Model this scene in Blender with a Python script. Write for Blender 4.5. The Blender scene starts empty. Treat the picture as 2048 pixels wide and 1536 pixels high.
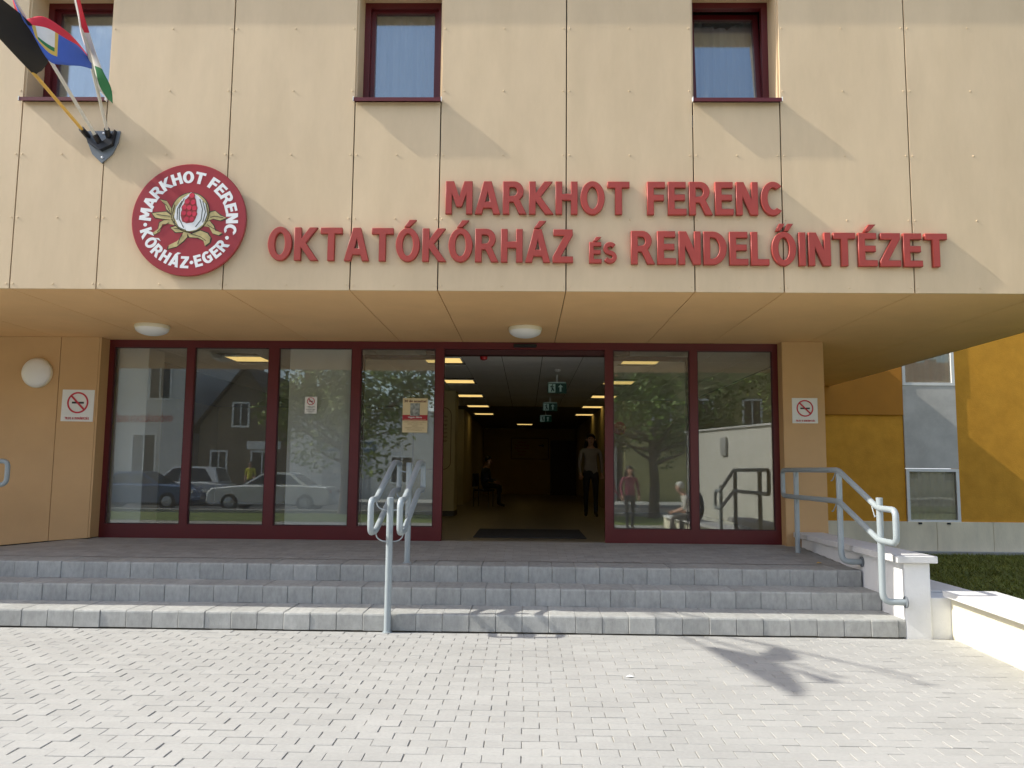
import bpy, bmesh, math, random
from mathutils import Vector, Matrix
rnd = random.Random(7)
sc = bpy.context.scene
C = sc.collection
R = math.radians

# ------------------------------------------------------------------ camera, sky, sun, exposure
cam_d = bpy.data.cameras.new('camera'); cam = bpy.data.objects.new('camera', cam_d); C.objects.link(cam)
cam_d.sensor_width = 36.0; cam_d.lens = 1647.0 / 2048.0 * 36.0
cam_d.clip_start = 0.05; cam_d.clip_end = 2000
pt, yw, rl = 0.104410, -0.018627, 0.009425
fwd = Vector((math.sin(yw)*math.cos(pt), math.cos(yw)*math.cos(pt), math.sin(pt)))
rgt = Vector((math.cos(yw), -math.sin(yw), 0)); upv = rgt.cross(fwd)
r2 = rgt*math.cos(rl) + upv*math.sin(rl); u2 = upv*math.cos(rl) - rgt*math.sin(rl)
M = Matrix((r2, u2, -fwd)).transposed().to_4x4(); M.translation = (0, 0, 1.53)
cam.matrix_world = M
sc.camera = cam

SUN = Vector((-1.0, -0.095, 0.835))            # towards the sun
SUN_EL = math.atan2(SUN.z, math.hypot(SUN.x, SUN.y)); SUN_AZ = math.atan2(SUN.x, SUN.y)
w = bpy.data.worlds.new('World'); sc.world = w; w.use_nodes = True
nt = w.node_tree
sky = nt.nodes.new('ShaderNodeTexSky'); sky.sky_type = 'NISHITA'; sky.sun_disc = False
sky.sun_elevation = SUN_EL; sky.sun_rotation = SUN_AZ % (2*math.pi); sky.altitude = 200; sky.dust_density = 2.4; sky.air_density = 0.9; sky.ozone_density = 0.8
# broken cloud over the whole sky
tc = nt.nodes.new('ShaderNodeTexCoord'); mp = nt.nodes.new('ShaderNodeMapping'); mp.inputs['Scale'].default_value = (1.6, 1.6, 3.2)
nz = nt.nodes.new('ShaderNodeTexNoise'); nz.inputs['Scale'].default_value = 2.2; nz.inputs['Detail'].default_value = 7; nz.inputs['Roughness'].default_value = .58
cr = nt.nodes.new('ShaderNodeValToRGB'); cr.color_ramp.elements[0].position = .50; cr.color_ramp.elements[1].position = .72
mixc = nt.nodes.new('ShaderNodeMixRGB'); mixc.inputs[2].default_value = (9.5, 9.8, 10.2, 1)
nt.links.new(tc.outputs['Generated'], mp.inputs[0]); nt.links.new(mp.outputs[0], nz.inputs['Vector'])
nt.links.new(nz.outputs[0], cr.inputs[0]); nt.links.new(cr.outputs[0], mixc.inputs[0])
nt.links.new(sky.outputs[0], mixc.inputs[1]); nt.links.new(mixc.outputs[0], nt.nodes['Background'].inputs[0])
nt.nodes['Background'].inputs[1].default_value = 0.15
sun_d = bpy.data.lights.new('sun', 'SUN'); sun_d.energy = 3.5; sun_d.angle = R(0.6); sun_d.color = (1, .95, .84)
sun = bpy.data.objects.new('sun', sun_d); C.objects.link(sun)
sun.rotation_euler = SUN.to_track_quat('Z', 'Y').to_euler()
sc.view_settings.view_transform = 'Standard'; sc.view_settings.look = 'None'
sc.view_settings.exposure = 0.86; sc.view_settings.gamma = 1.0
try: sc.view_settings.use_curve_mapping = False
except Exception: pass
sc.render.engine = 'CYCLES'
cy = sc.cycles
cy.max_bounces = 8; cy.diffuse_bounces = 4; cy.glossy_bounces = 4; cy.transparent_max_bounces = 16; cy.caustics_reflective = False; cy.caustics_refractive = False
cy.use_denoising = True; cy.sample_clamp_indirect = 6

# ------------------------------------------------------------------ materials
MT = {}
def mat(name, col, rough=.6, var=.06, scale=6, bump=0, bscale=60, rand=0, metal=0, spec=.5, tint=None, stretch=(1,1,1), coat=0, big=0, bigs=.5):
    """procedural paint / stone: base colour with a noise variation, fine relief and a per piece tone"""
    m = bpy.data.materials.new(name); m.use_nodes = True; n = m.node_tree; L = n.links
    b = n.nodes['Principled BSDF']; b.inputs['Roughness'].default_value = rough; b.inputs['Metallic'].default_value = metal
    b.inputs['Specular IOR Level'].default_value = spec; b.inputs['Coat Weight'].default_value = coat
    tcn = n.nodes.new('ShaderNodeTexCoord'); mpn = n.nodes.new('ShaderNodeMapping'); mpn.inputs['Scale'].default_value = stretch
    gpos = n.nodes.new('ShaderNodeNewGeometry'); L.new(gpos.outputs['Position'], mpn.inputs[0])
    no = n.nodes.new('ShaderNodeTexNoise'); no.inputs['Scale'].default_value = scale; no.inputs['Detail'].default_value = 6; no.inputs['Roughness'].default_value = .65
    L.new(mpn.outputs[0], no.inputs['Vector'])
    rp = n.nodes.new('ShaderNodeValToRGB'); e = rp.color_ramp.elements
    e[0].position = .3; e[1].position = .7
    c2 = tint or col
    e[0].color = (*[max(0, c*(1-var)) for c in col], 1); e[1].color = (*[min(1, c*(1+var)) for c in c2], 1)
    L.new(no.outputs[0], rp.inputs[0]); out = rp.outputs[0]
    if rand:
        oi = n.nodes.new('ShaderNodeObjectInfo'); ge = n.nodes.new('ShaderNodeNewGeometry')
        ad = n.nodes.new('ShaderNodeMath'); ad.operation = 'ADD'; L.new(oi.outputs['Random'], ad.inputs[0]); L.new(ge.outputs['Random Per Island'], ad.inputs[1])
        fr = n.nodes.new('ShaderNodeMath'); fr.operation = 'FRACT'; L.new(ad.outputs[0], fr.inputs[0])
        mr = n.nodes.new('ShaderNodeMapRange'); mr.inputs['To Min'].default_value = 1-rand; mr.inputs['To Max'].default_value = 1+rand
        L.new(fr.outputs[0], mr.inputs['Value'])
        hs = n.nodes.new('ShaderNodeHueSaturation'); L.new(mr.outputs[0], hs.inputs['Value']); L.new(out, hs.inputs['Color']); out = hs.outputs[0]
    if big:
        nb_ = n.nodes.new('ShaderNodeTexNoise'); nb_.inputs['Scale'].default_value = bigs; nb_.inputs['Detail'].default_value = 5; nb_.inputs['Roughness'].default_value = .7
        L.new(mpn.outputs[0], nb_.inputs['Vector'])
        m3 = n.nodes.new('ShaderNodeMapRange'); m3.inputs['From Min'].default_value = .3; m3.inputs['From Max'].default_value = .7; m3.inputs['To Min'].default_value = 1-big; m3.inputs['To Max'].default_value = 1+big*.5
        L.new(nb_.outputs[0], m3.inputs['Value'])
        h2 = n.nodes.new('ShaderNodeHueSaturation'); L.new(m3.outputs[0], h2.inputs['Value']); L.new(out, h2.inputs['Color']); out = h2.outputs[0]
    L.new(out, b.inputs['Base Color'])
    if bump:
        n2 = n.nodes.new('ShaderNodeTexNoise'); n2.inputs['Scale'].default_value = bscale; n2.inputs['Detail'].default_value = 4
        L.new(mpn.outputs[0], n2.inputs['Vector'])
        bp = n.nodes.new('ShaderNodeBump'); bp.inputs['Strength'].default_value = bump; bp.inputs['Distance'].default_value = .01
        L.new(n2.outputs[0], bp.inputs['Height']); L.new(bp.outputs[0], b.inputs['Normal'])
    MT[name] = m; return m
def emis(name, col, s):
    m = bpy.data.materials.new(name); m.use_nodes = True; n = m.node_tree; b = n.nodes['Principled BSDF']
    b.inputs['Base Color'].default_value = (*[min(1, c) for c in col], 1); b.inputs['Emission Color'].default_value = (*col, 1); b.inputs['Emission Strength'].default_value = s
    no = n.nodes.new('ShaderNodeTexNoise'); no.inputs['Scale'].default_value = 3
    mr = n.nodes.new('ShaderNodeMapRange'); mr.inputs['To Min'].default_value = s*.9; mr.inputs['To Max'].default_value = s*1.1
    n.links.new(no.outputs[0], mr.inputs['Value']); n.links.new(mr.outputs[0], b.inputs['Emission Strength'])
    MT[name] = m; return m
def glass(name, tint, gain=1.6, base=.02, wav=.02):
    """thin pane: clear tinted glass with the mirror image that float glass gives"""
    m = bpy.data.materials.new(name); m.use_nodes = True; n = m.node_tree; L = n.links
    n.nodes.remove(n.nodes['Principled BSDF'])
    tr = n.nodes.new('ShaderNodeBsdfTransparent'); tr.inputs[0].default_value = (*tint, 1)
    gl = n.nodes.new('ShaderNodeBsdfGlossy'); gl.inputs['Roughness'].default_value = .011; gl.inputs[0].default_value = (.93, .97, .95, 1)
    fr = n.nodes.new('ShaderNodeFresnel'); fr.inputs[0].default_value = 1.5
    ma = n.nodes.new('ShaderNodeMath'); ma.operation = 'MULTIPLY_ADD'; ma.inputs[1].default_value = gain; ma.inputs[2].default_value = base; ma.use_clamp = True
    L.new(fr.outputs[0], ma.inputs[0])
    tcn = n.nodes.new('ShaderNodeTexCoord'); no = n.nodes.new('ShaderNodeTexNoise'); no.inputs['Scale'].default_value = 1.1; no.inputs['Detail'].default_value = 1
    bp = n.nodes.new('ShaderNodeBump'); bp.inputs['Strength'].default_value = wav; bp.inputs['Distance'].default_value = .02
    L.new(tcn.outputs['Object'], no.inputs[0]); L.new(no.outputs[0], bp.inputs['Height']); L.new(bp.outputs[0], gl.inputs['Normal'])
    mx = n.nodes.new('ShaderNodeMixShader'); L.new(ma.outputs[0], mx.inputs[0]); L.new(tr.outputs[0], mx.inputs[1]); L.new(gl.outputs[0], mx.inputs[2])
    df = n.nodes.new('ShaderNodeBsdfDiffuse'); df.inputs[0].default_value = (.75, .74, .70, 1)      # thin film of dust
    nd = n.nodes.new('ShaderNodeTexNoise'); nd.inputs['Scale'].default_value = 2.5; nd.inputs['Detail'].default_value = 5; L.new(tcn.outputs['Object'], nd.inputs[0])
    md = n.nodes.new('ShaderNodeMapRange'); md.inputs['To Min'].default_value = .015; md.inputs['To Max'].default_value = .06; L.new(nd.outputs[0], md.inputs['Value'])
    m4 = n.nodes.new('ShaderNodeMixShader'); L.new(md.outputs[0], m4.inputs[0]); L.new(mx.outputs[0], m4.inputs[1]); L.new(df.outputs[0], m4.inputs[2])
    L.new(m4.outputs[0], n.nodes['Material Output'].inputs[0]); MT[name] = m; return m

mat('tan_board', (.665, .503, .312), .60, .035, 2.5, .12, 260, .035, tint=(.68, .518, .328), stretch=(1.6, 1, .45), big=.085, bigs=.7)
mat('soffit_board', (.84, .525, .25), .62, .05, 1.1, .12, 260, .035, big=.06)
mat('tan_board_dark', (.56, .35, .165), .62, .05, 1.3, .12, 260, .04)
mat('maroon', (.105, .0075, .0095), .42, .06, 4)
mat('maroon_dark', (.05, .006, .008), .5, .06, 4)
mat('sign_red', (.345, .045, .031), .5, .08, 5, .05, 90, .03)
mat('emblem_red', (.32, .022, .024), .34, .10, 2.5)
mat('emblem_white', (.82, .82, .80), .5, .03)
mat('emblem_gold', (.50, .40, .17), .5, .25, 14)
mat('emblem_line', (.045, .04, .02), .6, .1)
mat('emblem_seed', (.62, .03, .06), .35, .2, 20)
mat('paver', (.346, .346, .334), .85, .07, 40, .2, 200, .05, big=.10, bigs=.8)
mat('paver_far', (.36, .355, .34), .85, .10, 9, .3, 160)
mat('joint_sand', (.30, .285, .25), .95, .2, 30)
mat('step_concrete', (.368, .374, .361), .85, .16, 14, .6, 120, .08, stretch=(1.6, 1, .8), big=.12, bigs=1.6)
mat('platform_paving', (.27, .262, .25), .85, .12, 5, .5, 100)
mat('dark_gap', (.02, .018, .015), .9, .1)
mat('rail_paint', (.31, .355, .375), .38, .04, 9)
mat('white_render', (.74, .75, .76), .8, .05, 3, .25, 70)
mat('cream_render', (.66, .62, .48), .8, .05, 3, .25, 70)
mat('coping', (.60, .60, .60), .8, .06, 4, .3, 60)
mat('ochre', (.66, .305, .02), .85, .08, 3.5, .5, 45, tint=(.68, .325, .028), big=.10, bigs=.9)
mat('ochre_shadow', (.47, .195, .018), .85, .08, 1.5, .3, 60)  # the wing's ochre with a shadow put into the colour
mat('plinth_stone', (.80, .71, .52), .85, .14, 2.2, .3, 50, .05, stretch=(1, 1, .35))
mat('grey_panel', (.52, .50, .46), .5, .14, 3)
mat('white_frame', (.80, .80, .77), .5, .05)
mat('lamp_opal', (.80, .80, .79), .35, .02)
mat('lamp_rim', (.74, .70, .55), .4, .03)
mat('black_plastic', (.012, .012, .013), .35, .1)
mat('bracket_grey', (.16, .18, .20), .4, .08)
mat('bracket_black', (.015, .015, .017), .4, .1)
mat('pole_yellow', (.72, .44, .09), .45, .06); mat('pole_white', (.68, .66, .60), .45, .06)
mat('flag_black', (.012, .012, .013), .8, .1); mat('flag_red', (.62, .02, .04), .7, .06); mat('flag_blue', (.05, .12, .52), .7, .06)
mat('flag_white', (.75, .74, .72), .7, .05); mat('flag_green', (.02, .19, .07), .7, .06); mat('flag_yellow', (.65, .45, .10), .7, .08)
mat('sign_white', (.74, .75, .73), .45, .03); mat('sign_ink', (.02, .02, .02), .5, .1); mat('sign_ring', (.52, .02, .04), .5, .06)
mat('poster_cream', (.66, .55, .33), .6, .04); mat('poster_band', (.36, .02, .03), .6, .04)
mat('poster_photo', (.20, .23, .23), .6, .75, 22, tint=(.28, .30, .28)); mat('poster_brown', (.13, .04, .02), .6, .1)
mat('curtain', (.80, .79, .75), .9, .06, 3); mat('wing_curtain', (.82, .74, .52), .9, .06, 3); mat('room_dark', (.10, .09, .08), .9, .1)
mat('lobby_wall', (.52, .44, .22), .8, .05, 2); mat('lobby_column', (.84, .84, .80), .8, .03, 2)
mat('lobby_yellow', (.58, .42, .12), .8, .05, 2); mat('lobby_floor', (.22, .19, .14), .35, .15, 5)
mat('ceiling_tile', (.82, .82, .79), .9, .05, 14, .3, 120, .03); mat('ceiling_grid', (.16, .16, .155), .6, .05)
mat('mat_black', (.03, .03, .032), .95, .2, 40, .5, 150); mat('door_dark', (.08, .07, .05), .6, .1)
mat('skin', (.50, .29, .21), .55, .06); mat('lip', (.30, .10, .09), .5, .05); mat('hair_dark', (.015, .011, .009), .5, .2); mat('hair_white', (.62, .61, .58), .6, .1)
mat('cloth_white', (.60, .58, .54), .85, .05, 5); mat('cloth_pale', (.55, .48, .40), .85, .05, 5); mat('cloth_blouse', (.30, .265, .25), .85, .1, 14); mat('cloth_dark', (.025, .025, .03), .85, .15, 5)
mat('cloth_grey', (.16, .15, .14), .85, .1, 5); mat('cloth_maroon', (.22, .035, .07), .85, .12, 5); mat('cloth_yellow', (.62, .58, .04), .85, .06, 5)
mat('cloth_navy', (.03, .05, .10), .85, .1, 5); mat('shoe', (.02, .018, .016), .5, .1); mat('cloth_jean', (.12, .17, .26), .85, .1, 5)
mat('bench_wood', (.24, .13, .06), .6, .25, 5, .2, 40, stretch=(1, 8, 8)); mat('bench_metal', (.05, .055, .06), .45, .1)
mat('soil', (.10, .085, .05), .95, .3, 3); mat('asphalt', (.055, .055, .056), .9, .25, 2, .5, 120); mat('kerb', (.36, .355, .34), .85, .1, 4, .3, 60, .05)
mat('grass_blade', (.17, .19, .028), .7, .35, 1.4, rand=.25); mat('grass_far', (.11, .145, .025), .9, .35, 2)
mat('leaf', (.10, .165, .025), .6, .4, .9, rand=.35); mat('leaf_light', (.17, .23, .04), .6, .35, .9, rand=.3); mat('bark', (.10, .075, .055), .9, .3, 6, .8, 20)
mat('facade_white', (.70, .69, .65), .85, .05, 1.2); mat('facade_grey', (.40, .41, .41), .85, .06, 1.2); mat('facade_olive', (.36, .33, .14), .85, .07, 1.2)
mat('roof_dark', (.045, .038, .034), .8, .2, 4); mat('roof_red', (.22, .07, .04), .85, .2, 4); mat('win_dark', (.03, .035, .04), .12, .1)
mat('brick_brown', (.20, .16, .11), .85, .12, 2); mat('blue_sign', (.04, .12, .20), .5, .05); mat('text_red', (.55, .05, .03), .5, .05)
mat('car_white', (.72, .73, .74), .25, .02, coat=.6); mat('car_silver', (.42, .43, .44), .25, .03, coat=.6, metal=.3); mat('car_blue', (.05, .11, .24), .22, .04, coat=.6)
mat('tyre', (.015, .015, .015), .8, .1); mat('rim', (.45, .46, .47), .35, .05, metal=.6); mat('car_lamp_red', (.35, .01, .01), .2, .05); mat('car_lamp', (.75, .75, .72), .15, .03)
emis('fluoro', (1.0, .70, .24), .62); emis('exit_green', (.0, .022, .013), .10); emis('exit_white', (.30, .42, .37), .06); mat('siren_red', (.45, .01, .015), .35, .05)
glass('shop_glass', (.96, .97, .96), 1.7, .02); glass('room_glass', (.90, .92, .93), 4.0, .05, .015); glass('wing_glass', (.96, .96, .95), 1.2, .0, .06)

# ------------------------------------------------------------------ mesh builder
class MB:
    def __init__(s): s.v = []; s.f = []; s.m = []; s.mi = 0
    def add(s, vs, fs):
        o = len(s.v); s.v += [tuple(v) for v in vs]; s.f += [tuple(i+o for i in f) for f in fs]; s.m += [s.mi]*len(fs); return s
    def box(s, x0, x1, y0, y1, z0, z1, ch=0):
        if ch <= 0:
            vs = [(x, y, z) for z in (z0, z1) for y in (y0, y1) for x in (x0, x1)]
            return s.add(vs, [(0, 2, 3, 1), (4, 5, 7, 6), (0, 1, 5, 4), (2, 6, 7, 3), (0, 4, 6, 2), (1, 3, 7, 5)])
        bm = bmesh.new(); bmesh.ops.create_cube(bm, size=1)
        for v in bm.verts: v.co = Vector(((x0+x1)/2+v.co.x*(x1-x0), (y0+y1)/2+v.co.y*(y1-y0), (z0+z1)/2+v.co.z*(z1-z0)))
        bmesh.ops.bevel(bm, geom=bm.edges[:], offset=ch, segments=1, affect='EDGES')
        bm.verts.index_update(); s.add([v.co.copy() for v in bm.verts], [[v.index for v in f.verts] for f in bm.faces]); bm.free(); return s
    def prism(s, pts, axis, a0, a1):
        """polygon in the plane normal to axis, extruded from a0 to a1"""
        def p(u, v, a): return (a, u, v) if axis == 0 else ((u, a, v) if axis == 1 else (u, v, a))
        n = len(pts); vs = [p(u, v, a0) for u, v in pts] + [p(u, v, a1) for u, v in pts]
        return s.add(vs, [tuple(range(n))[::-1], tuple(range(n, 2*n))] + [(i, (i+1) % n, n+(i+1) % n, n+i) for i in range(n)])
    def tube(s, path, r, n=10, closed=False, caps=True):
        P = [Vector(p) for p in path]; N = len(P); rr = r if isinstance(r, (list, tuple)) else [r]*N
        T = []
        for i in range(N):
            a = P[(i-1) % N] if (closed or i > 0) else P[i]; b = P[(i+1) % N] if (closed or i < N-1) else P[i]
            T.append((b-a).normalized())
        ref = Vector((0, 0, 1)) if abs(T[0].z) < .9 else Vector((1, 0, 0)); u = T[0].cross(ref).normalized(); vs = []
        for i in range(N):
            u = (u - T[i]*u.dot(T[i])).normalized(); q = T[i].cross(u)
            for k in range(n):
                a = 2*math.pi*k/n; vs.append(P[i] + (u*math.cos(a)+q*math.sin(a))*rr[i])
        fs = []
        for i in range(N if closed else N-1):
            j = (i+1) % N
            for k in range(n): fs.append((i*n+k, i*n+(k+1) % n, j*n+(k+1) % n, j*n+k))
        if caps and not closed: fs += [tuple(range(n))[::-1], tuple((N-1)*n+k for k in range(n))]
        return s.add(vs, fs)
    def lathe(s, prof, centre, axis=(0, 0, 1), n=20):
        """profile (r, h) turned about axis through centre"""
        A = Vector(axis).normalized(); ref = Vector((1, 0, 0)) if abs(A.x) < .9 else Vector((0, 1, 0)); u = A.cross(ref).normalized(); q = A.cross(u); c = Vector(centre); vs = []
        for r, h in prof:
            for k in range(n):
                a = 2*math.pi*k/n; vs.append(c + A*h + (u*math.cos(a)+q*math.sin(a))*max(r, 1e-4))
        fs = [(i*n+k, i*n+(k+1) % n, (i+1)*n+(k+1) % n, (i+1)*n+k) for i in range(len(prof)-1) for k in range(n)]
        fs += [tuple(range(n))[::-1], tuple((len(prof)-1)*n+k for k in range(n))]
        return s.add(vs, fs)
    def build(s, name, mats, parent=None, smooth=False, label=None, kind=None):
        me = bpy.data.meshes.new(name); me.from_pydata(s.v, [], s.f); me.update()
        for m in ([mats] if isinstance(mats, str) else mats): me.materials.append(MT[m])
        for p, i in zip(me.polygons, s.m): p.material_index = i
        if smooth:
            me.polygons.foreach_set('use_smooth', [True]*len(me.polygons))
            try: me.set_sharp_from_angle(angle=R(40))
            except Exception: pass
        bm = bmesh.new(); bm.from_mesh(me); bmesh.ops.recalc_face_normals(bm, faces=bm.faces); bm.to_mesh(me); bm.free()
        o = bpy.data.objects.new(name, me); C.objects.link(o)
        if parent: o.parent = parent
        if label: o['label'] = label
        if kind: o['kind'] = kind
        return o
def thing(name, label, cat, group=None, loc=(0, 0, 0), rz=0):
    o = bpy.data.objects.new(name, None); C.objects.link(o); o.empty_display_size = .1
    o.location = loc; o.rotation_euler = (0, 0, rz); tag(o, label, cat, group); return o
def tag(o, label, cat, group=None):
    o['label'] = label; o['category'] = cat
    if group: o['group'] = group
    return o
def inst(src, name, parent, loc, rot=(0, 0, 0), scale=(1, 1, 1)):
    o = bpy.data.objects.new(name, src); C.objects.link(o); o.parent = parent; o.location = loc; o.rotation_euler = rot; o.scale = scale; return o
def round_path(pts, r, seg=5, closed=True):
    """fillet the corners of a polyline"""
    P = [Vector(p) for p in pts]; n = len(P); out = []
    for i in range(n):
        if not closed and i in (0, n-1): out.append(P[i]); continue
        a, b, c = P[i-1], P[i], P[(i+1) % n]; d1 = (a-b); d2 = (c-b); l = min(r, d1.length*.45, d2.length*.45)
        p, q = b+d1.normalized()*l, b+d2.normalized()*l
        for k in range(seg+1):
            t = k/seg; out.append(p*(1-t)**2 + b*2*t*(1-t) + q*t*t)
    return out

# ------------------------------------------------------------------ lettering (bold sans drawn here)
def arc(cx, cy, rx, ry, a0, a1, n=14): return [(cx+rx*math.cos(R(a0+(a1-a0)*k/n)), cy+ry*math.sin(R(a0+(a1-a0)*k/n))) for k in range(n+1)]
def ell(cx, cy, rx, ry, n=28): return arc(cx, cy, rx, ry, 0, 360, n)[:-1]
def stroke(spine, wd):
    P = [Vector(p) for p in spine]; l = []; r = []
    for i, p in enumerate(P):
        t = (P[min(i+1, len(P)-1)]-P[max(i-1, 0)]).normalized(); nn = Vector((-t.y, t.x)); l.append(tuple(p+nn*wd/2)); r.append(tuple(p-nn*wd/2))
    return l + r[::-1]
S_SP = arc(.33, .715, .225, .205, 35, 265, 16) + arc(.33, .285, .235, .205, 85, -150, 16)
G = {
 'M': (.86, [[(0,0),(0,1),(.25,1),(.43,.48),(.61,1),(.86,1),(.86,0),(.68,0),(.68,.68),(.51,.22),(.35,.22),(.18,.68),(.18,0)]]),
 'A': (.80, [[(0,0),(.28,1),(.52,1),(.80,0),(.60,0),(.545,.19),(.255,.19),(.20,0)], [(.305,.36),(.495,.36),(.40,.74)]]),
 'R': (.75, [[(0,0),(0,1)]+arc(.36,.705,.30,.295,90,-58,12)+[(.75,0),(.535,0),(.385,.31),(.33,.38),(.195,.38),(.195,0)], [(.195,.54),(.195,.84)]+arc(.34,.69,.13,.15,90,-90,10)]),
 'K': (.76, [[(0,0),(0,1),(.195,1),(.195,.62),(.50,1),(.735,1),(.355,.535),(.77,0),(.53,0),(.195,.43),(.195,0)]]),
 'H': (.70, [[(0,0),(0,1),(.195,1),(.195,.61),(.505,.61),(.505,1),(.70,1),(.70,0),(.505,0),(.505,.44),(.195,.44),(.195,0)]]),
 'O': (.78, [ell(.39,.5,.39,.515), ell(.39,.5,.19,.36)]),
 'T': (.70, [[(.25,0),(.25,.835),(0,.835),(0,1),(.70,1),(.70,.835),(.45,.835),(.45,0)]]),
 'F': (.58, [[(0,0),(0,1),(.57,1),(.57,.835),(.195,.835),(.195,.60),(.53,.60),(.53,.435),(.195,.435),(.195,0)]]),
 'E': (.59, [[(0,0),(0,1),(.57,1),(.57,.835),(.195,.835),(.195,.61),(.54,.61),(.54,.445),(.195,.445),(.195,.165),(.59,.165),(.59,0)]]),
 'N': (.70, [[(0,0),(0,1),(.23,1),(.515,.38),(.515,1),(.70,1),(.70,0),(.47,0),(.185,.62),(.185,0)]]),
 'C': (.68, [arc(.40,.5,.40,.515,48,312,22)+arc(.41,.5,.205,.355,302,58,18)]),
 'G': (.76, [arc(.40,.5,.40,.515,48,300,22)+[(.72,.09),(.72,.56),(.42,.56),(.42,.41),(.54,.41),(.54,.19)]+arc(.41,.5,.205,.355,292,58,18)]),
 'D': (.74, [[(0,0),(0,1)]+arc(.30,.5,.44,.5,90,-90,18), [(.195,.16),(.195,.84)]+arc(.28,.5,.25,.34,90,-90,14)]),
 'L': (.56, [[(0,0),(0,1),(.195,1),(.195,.165),(.57,.165),(.57,0)]]),
 'I': (.20, [[(0,0),(0,1),(.195,1),(.195,0)]]),
 'Z': (.65, [[(0,0),(0,.16),(.40,.835),(.02,.835),(.02,1),(.64,1),(.64,.84),(.24,.165),(.65,.165),(.65,0)]]),
 'S': (.62, [stroke(S_SP, .175)]),
 'B': (.70, [[(0,0),(0,1)]+arc(.38,.755,.26,.245,90,-70,9)+arc(.40,.275,.30,.275,70,-90,10), [(.195,.60),(.195,.85)]+arc(.36,.725,.10,.125,90,-90,8), [(.195,.15),(.195,.44)]+arc(.38,.295,.12,.145,90,-90,8)]),
 'Y': (.76, [[(.28,0),(.28,.40),(0,1),(.22,1),(.38,.62),(.54,1),(.76,1),(.48,.40),(.48,0)]]),
 'P': (.66, [[(0,0),(0,1)]+arc(.36,.69,.30,.31,90,-90,12)+[(.195,.38),(.195,0)], [(.195,.53),(.195,.84)]+arc(.34,.685,.13,.155,90,-90,10)]),
 'J': (.42, [[(0,.02),(0,.19),(.12,.18),(.22,.26),(.22,1),(.42,1),(.42,.22),(.32,.04),(.15,-.02)]]),
 '·': (.26, [ell(.13,.46,.13,.13,12)]),
}
ACC = {'Á': ('A', 1), 'É': ('E', 1), 'Ó': ('O', 1), 'Ő': ('O', 2)}
def glyph(ch):
    if ch in G: return G[ch]
    b, k = ACC[ch]; wd, sp = G[b]; c = wd/2
    if k == 1: return wd, sp+[[(c-.10,1.06),(c+.05,1.26),(c+.25,1.26),(c+.04,1.06)]]
    return wd, sp+[[(c-.24,1.06),(c-.13,1.26),(c+.02,1.26),(c-.12,1.06)], [(c+.03,1.06),(c+.14,1.26),(c+.30,1.26),(c+.15,1.06)]]
def curve_mesh(splines, extr, bev=0, off=0.0):
    cu = bpy.data.curves.new('outline', 'CURVE'); cu.dimensions = '2D'; cu.fill_mode = 'BOTH' if extr else 'FRONT'; cu.extrude = extr; cu.bevel_depth = bev; cu.bevel_resolution = 0; cu.offset = off
    for s in splines:
        sp = cu.splines.new('POLY'); sp.points.add(len(s)-1); sp.use_cyclic_u = True
        for p, q in zip(sp.points, s): p.co = (q[0], q[1], 0, 1)
    o = bpy.data.objects.new('outline', cu); C.objects.link(o)
    dg = bpy.context.evaluated_depsgraph_get(); me = bpy.data.meshes.new_from_object(o.evaluated_get(dg), depsgraph=dg)
    bpy.data.objects.remove(o); bpy.data.curves.remove(cu); return me
def wall_obj(me, name, m, parent, x, y, z, sx=1, sz=1):
    """a mesh drawn in XY stood upright on a wall that faces -Y"""
    for v in me.vertices: v.co = (v.co.x*sx, -v.co.z, v.co.y*sz)
    me.materials.clear(); me.materials.append(MT[m]); me.update()
    bm = bmesh.new(); bm.from_mesh(me); bmesh.ops.recalc_face_normals(bm, faces=bm.faces); bm.to_mesh(me); bm.free()
    o = bpy.data.objects.new(name, me); C.objects.link(o); o.parent = parent; o.location = (x, y, z); return o
def word(text, x0, x1, z, cap, y, depth, m, parent, gap=.115, slope=0.0, bev=.004):
    tot = sum(glyph(c)[0] for c in text) + gap*(len(text)-1); k = (x1-x0)/tot; x = x0
    for c in text:
        wd, sp = glyph(c); me = curve_mesh([[(p[0]*k, p[1]*cap) for p in s] for s in sp], depth/2-bev, bev, .0)
        wall_obj(me, 'letter', m, parent, x, y-depth/2, z+slope*(x-x0)); x += (wd+gap)*k
def flat(splines, name, m, parent, x, y, z, th=.0015, off=0.0):
    return wall_obj(curve_mesh(splines, th, 0, off), name, m, parent, x, y, z)
def print_text(text, height, m, parent, x, y, z, width=None, name='lettering', align='CENTER', bold=.0, rot=None):
    cu = bpy.data.curves.new('text', 'FONT'); cu.body = text; cu.size = height*1.45; cu.align_x = align; cu.offset = bold; cu.extrude = .0008; cu.resolution_u = 2
    o = bpy.data.objects.new('text', cu); C.objects.link(o); dg = bpy.context.evaluated_depsgraph_get(); me = bpy.data.meshes.new_from_object(o.evaluated_get(dg), depsgraph=dg)
    bpy.data.objects.remove(o); bpy.data.curves.remove(cu)
    if width and len(me.vertices):
        xs = [v.co.x for v in me.vertices]; k = width/(max(xs)-min(xs))
        for v in me.vertices: v.co.x *= k
    o = wall_obj(me, name, m, parent, x, y, z)
    if rot: o.rotation_euler = rot
    return o

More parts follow.
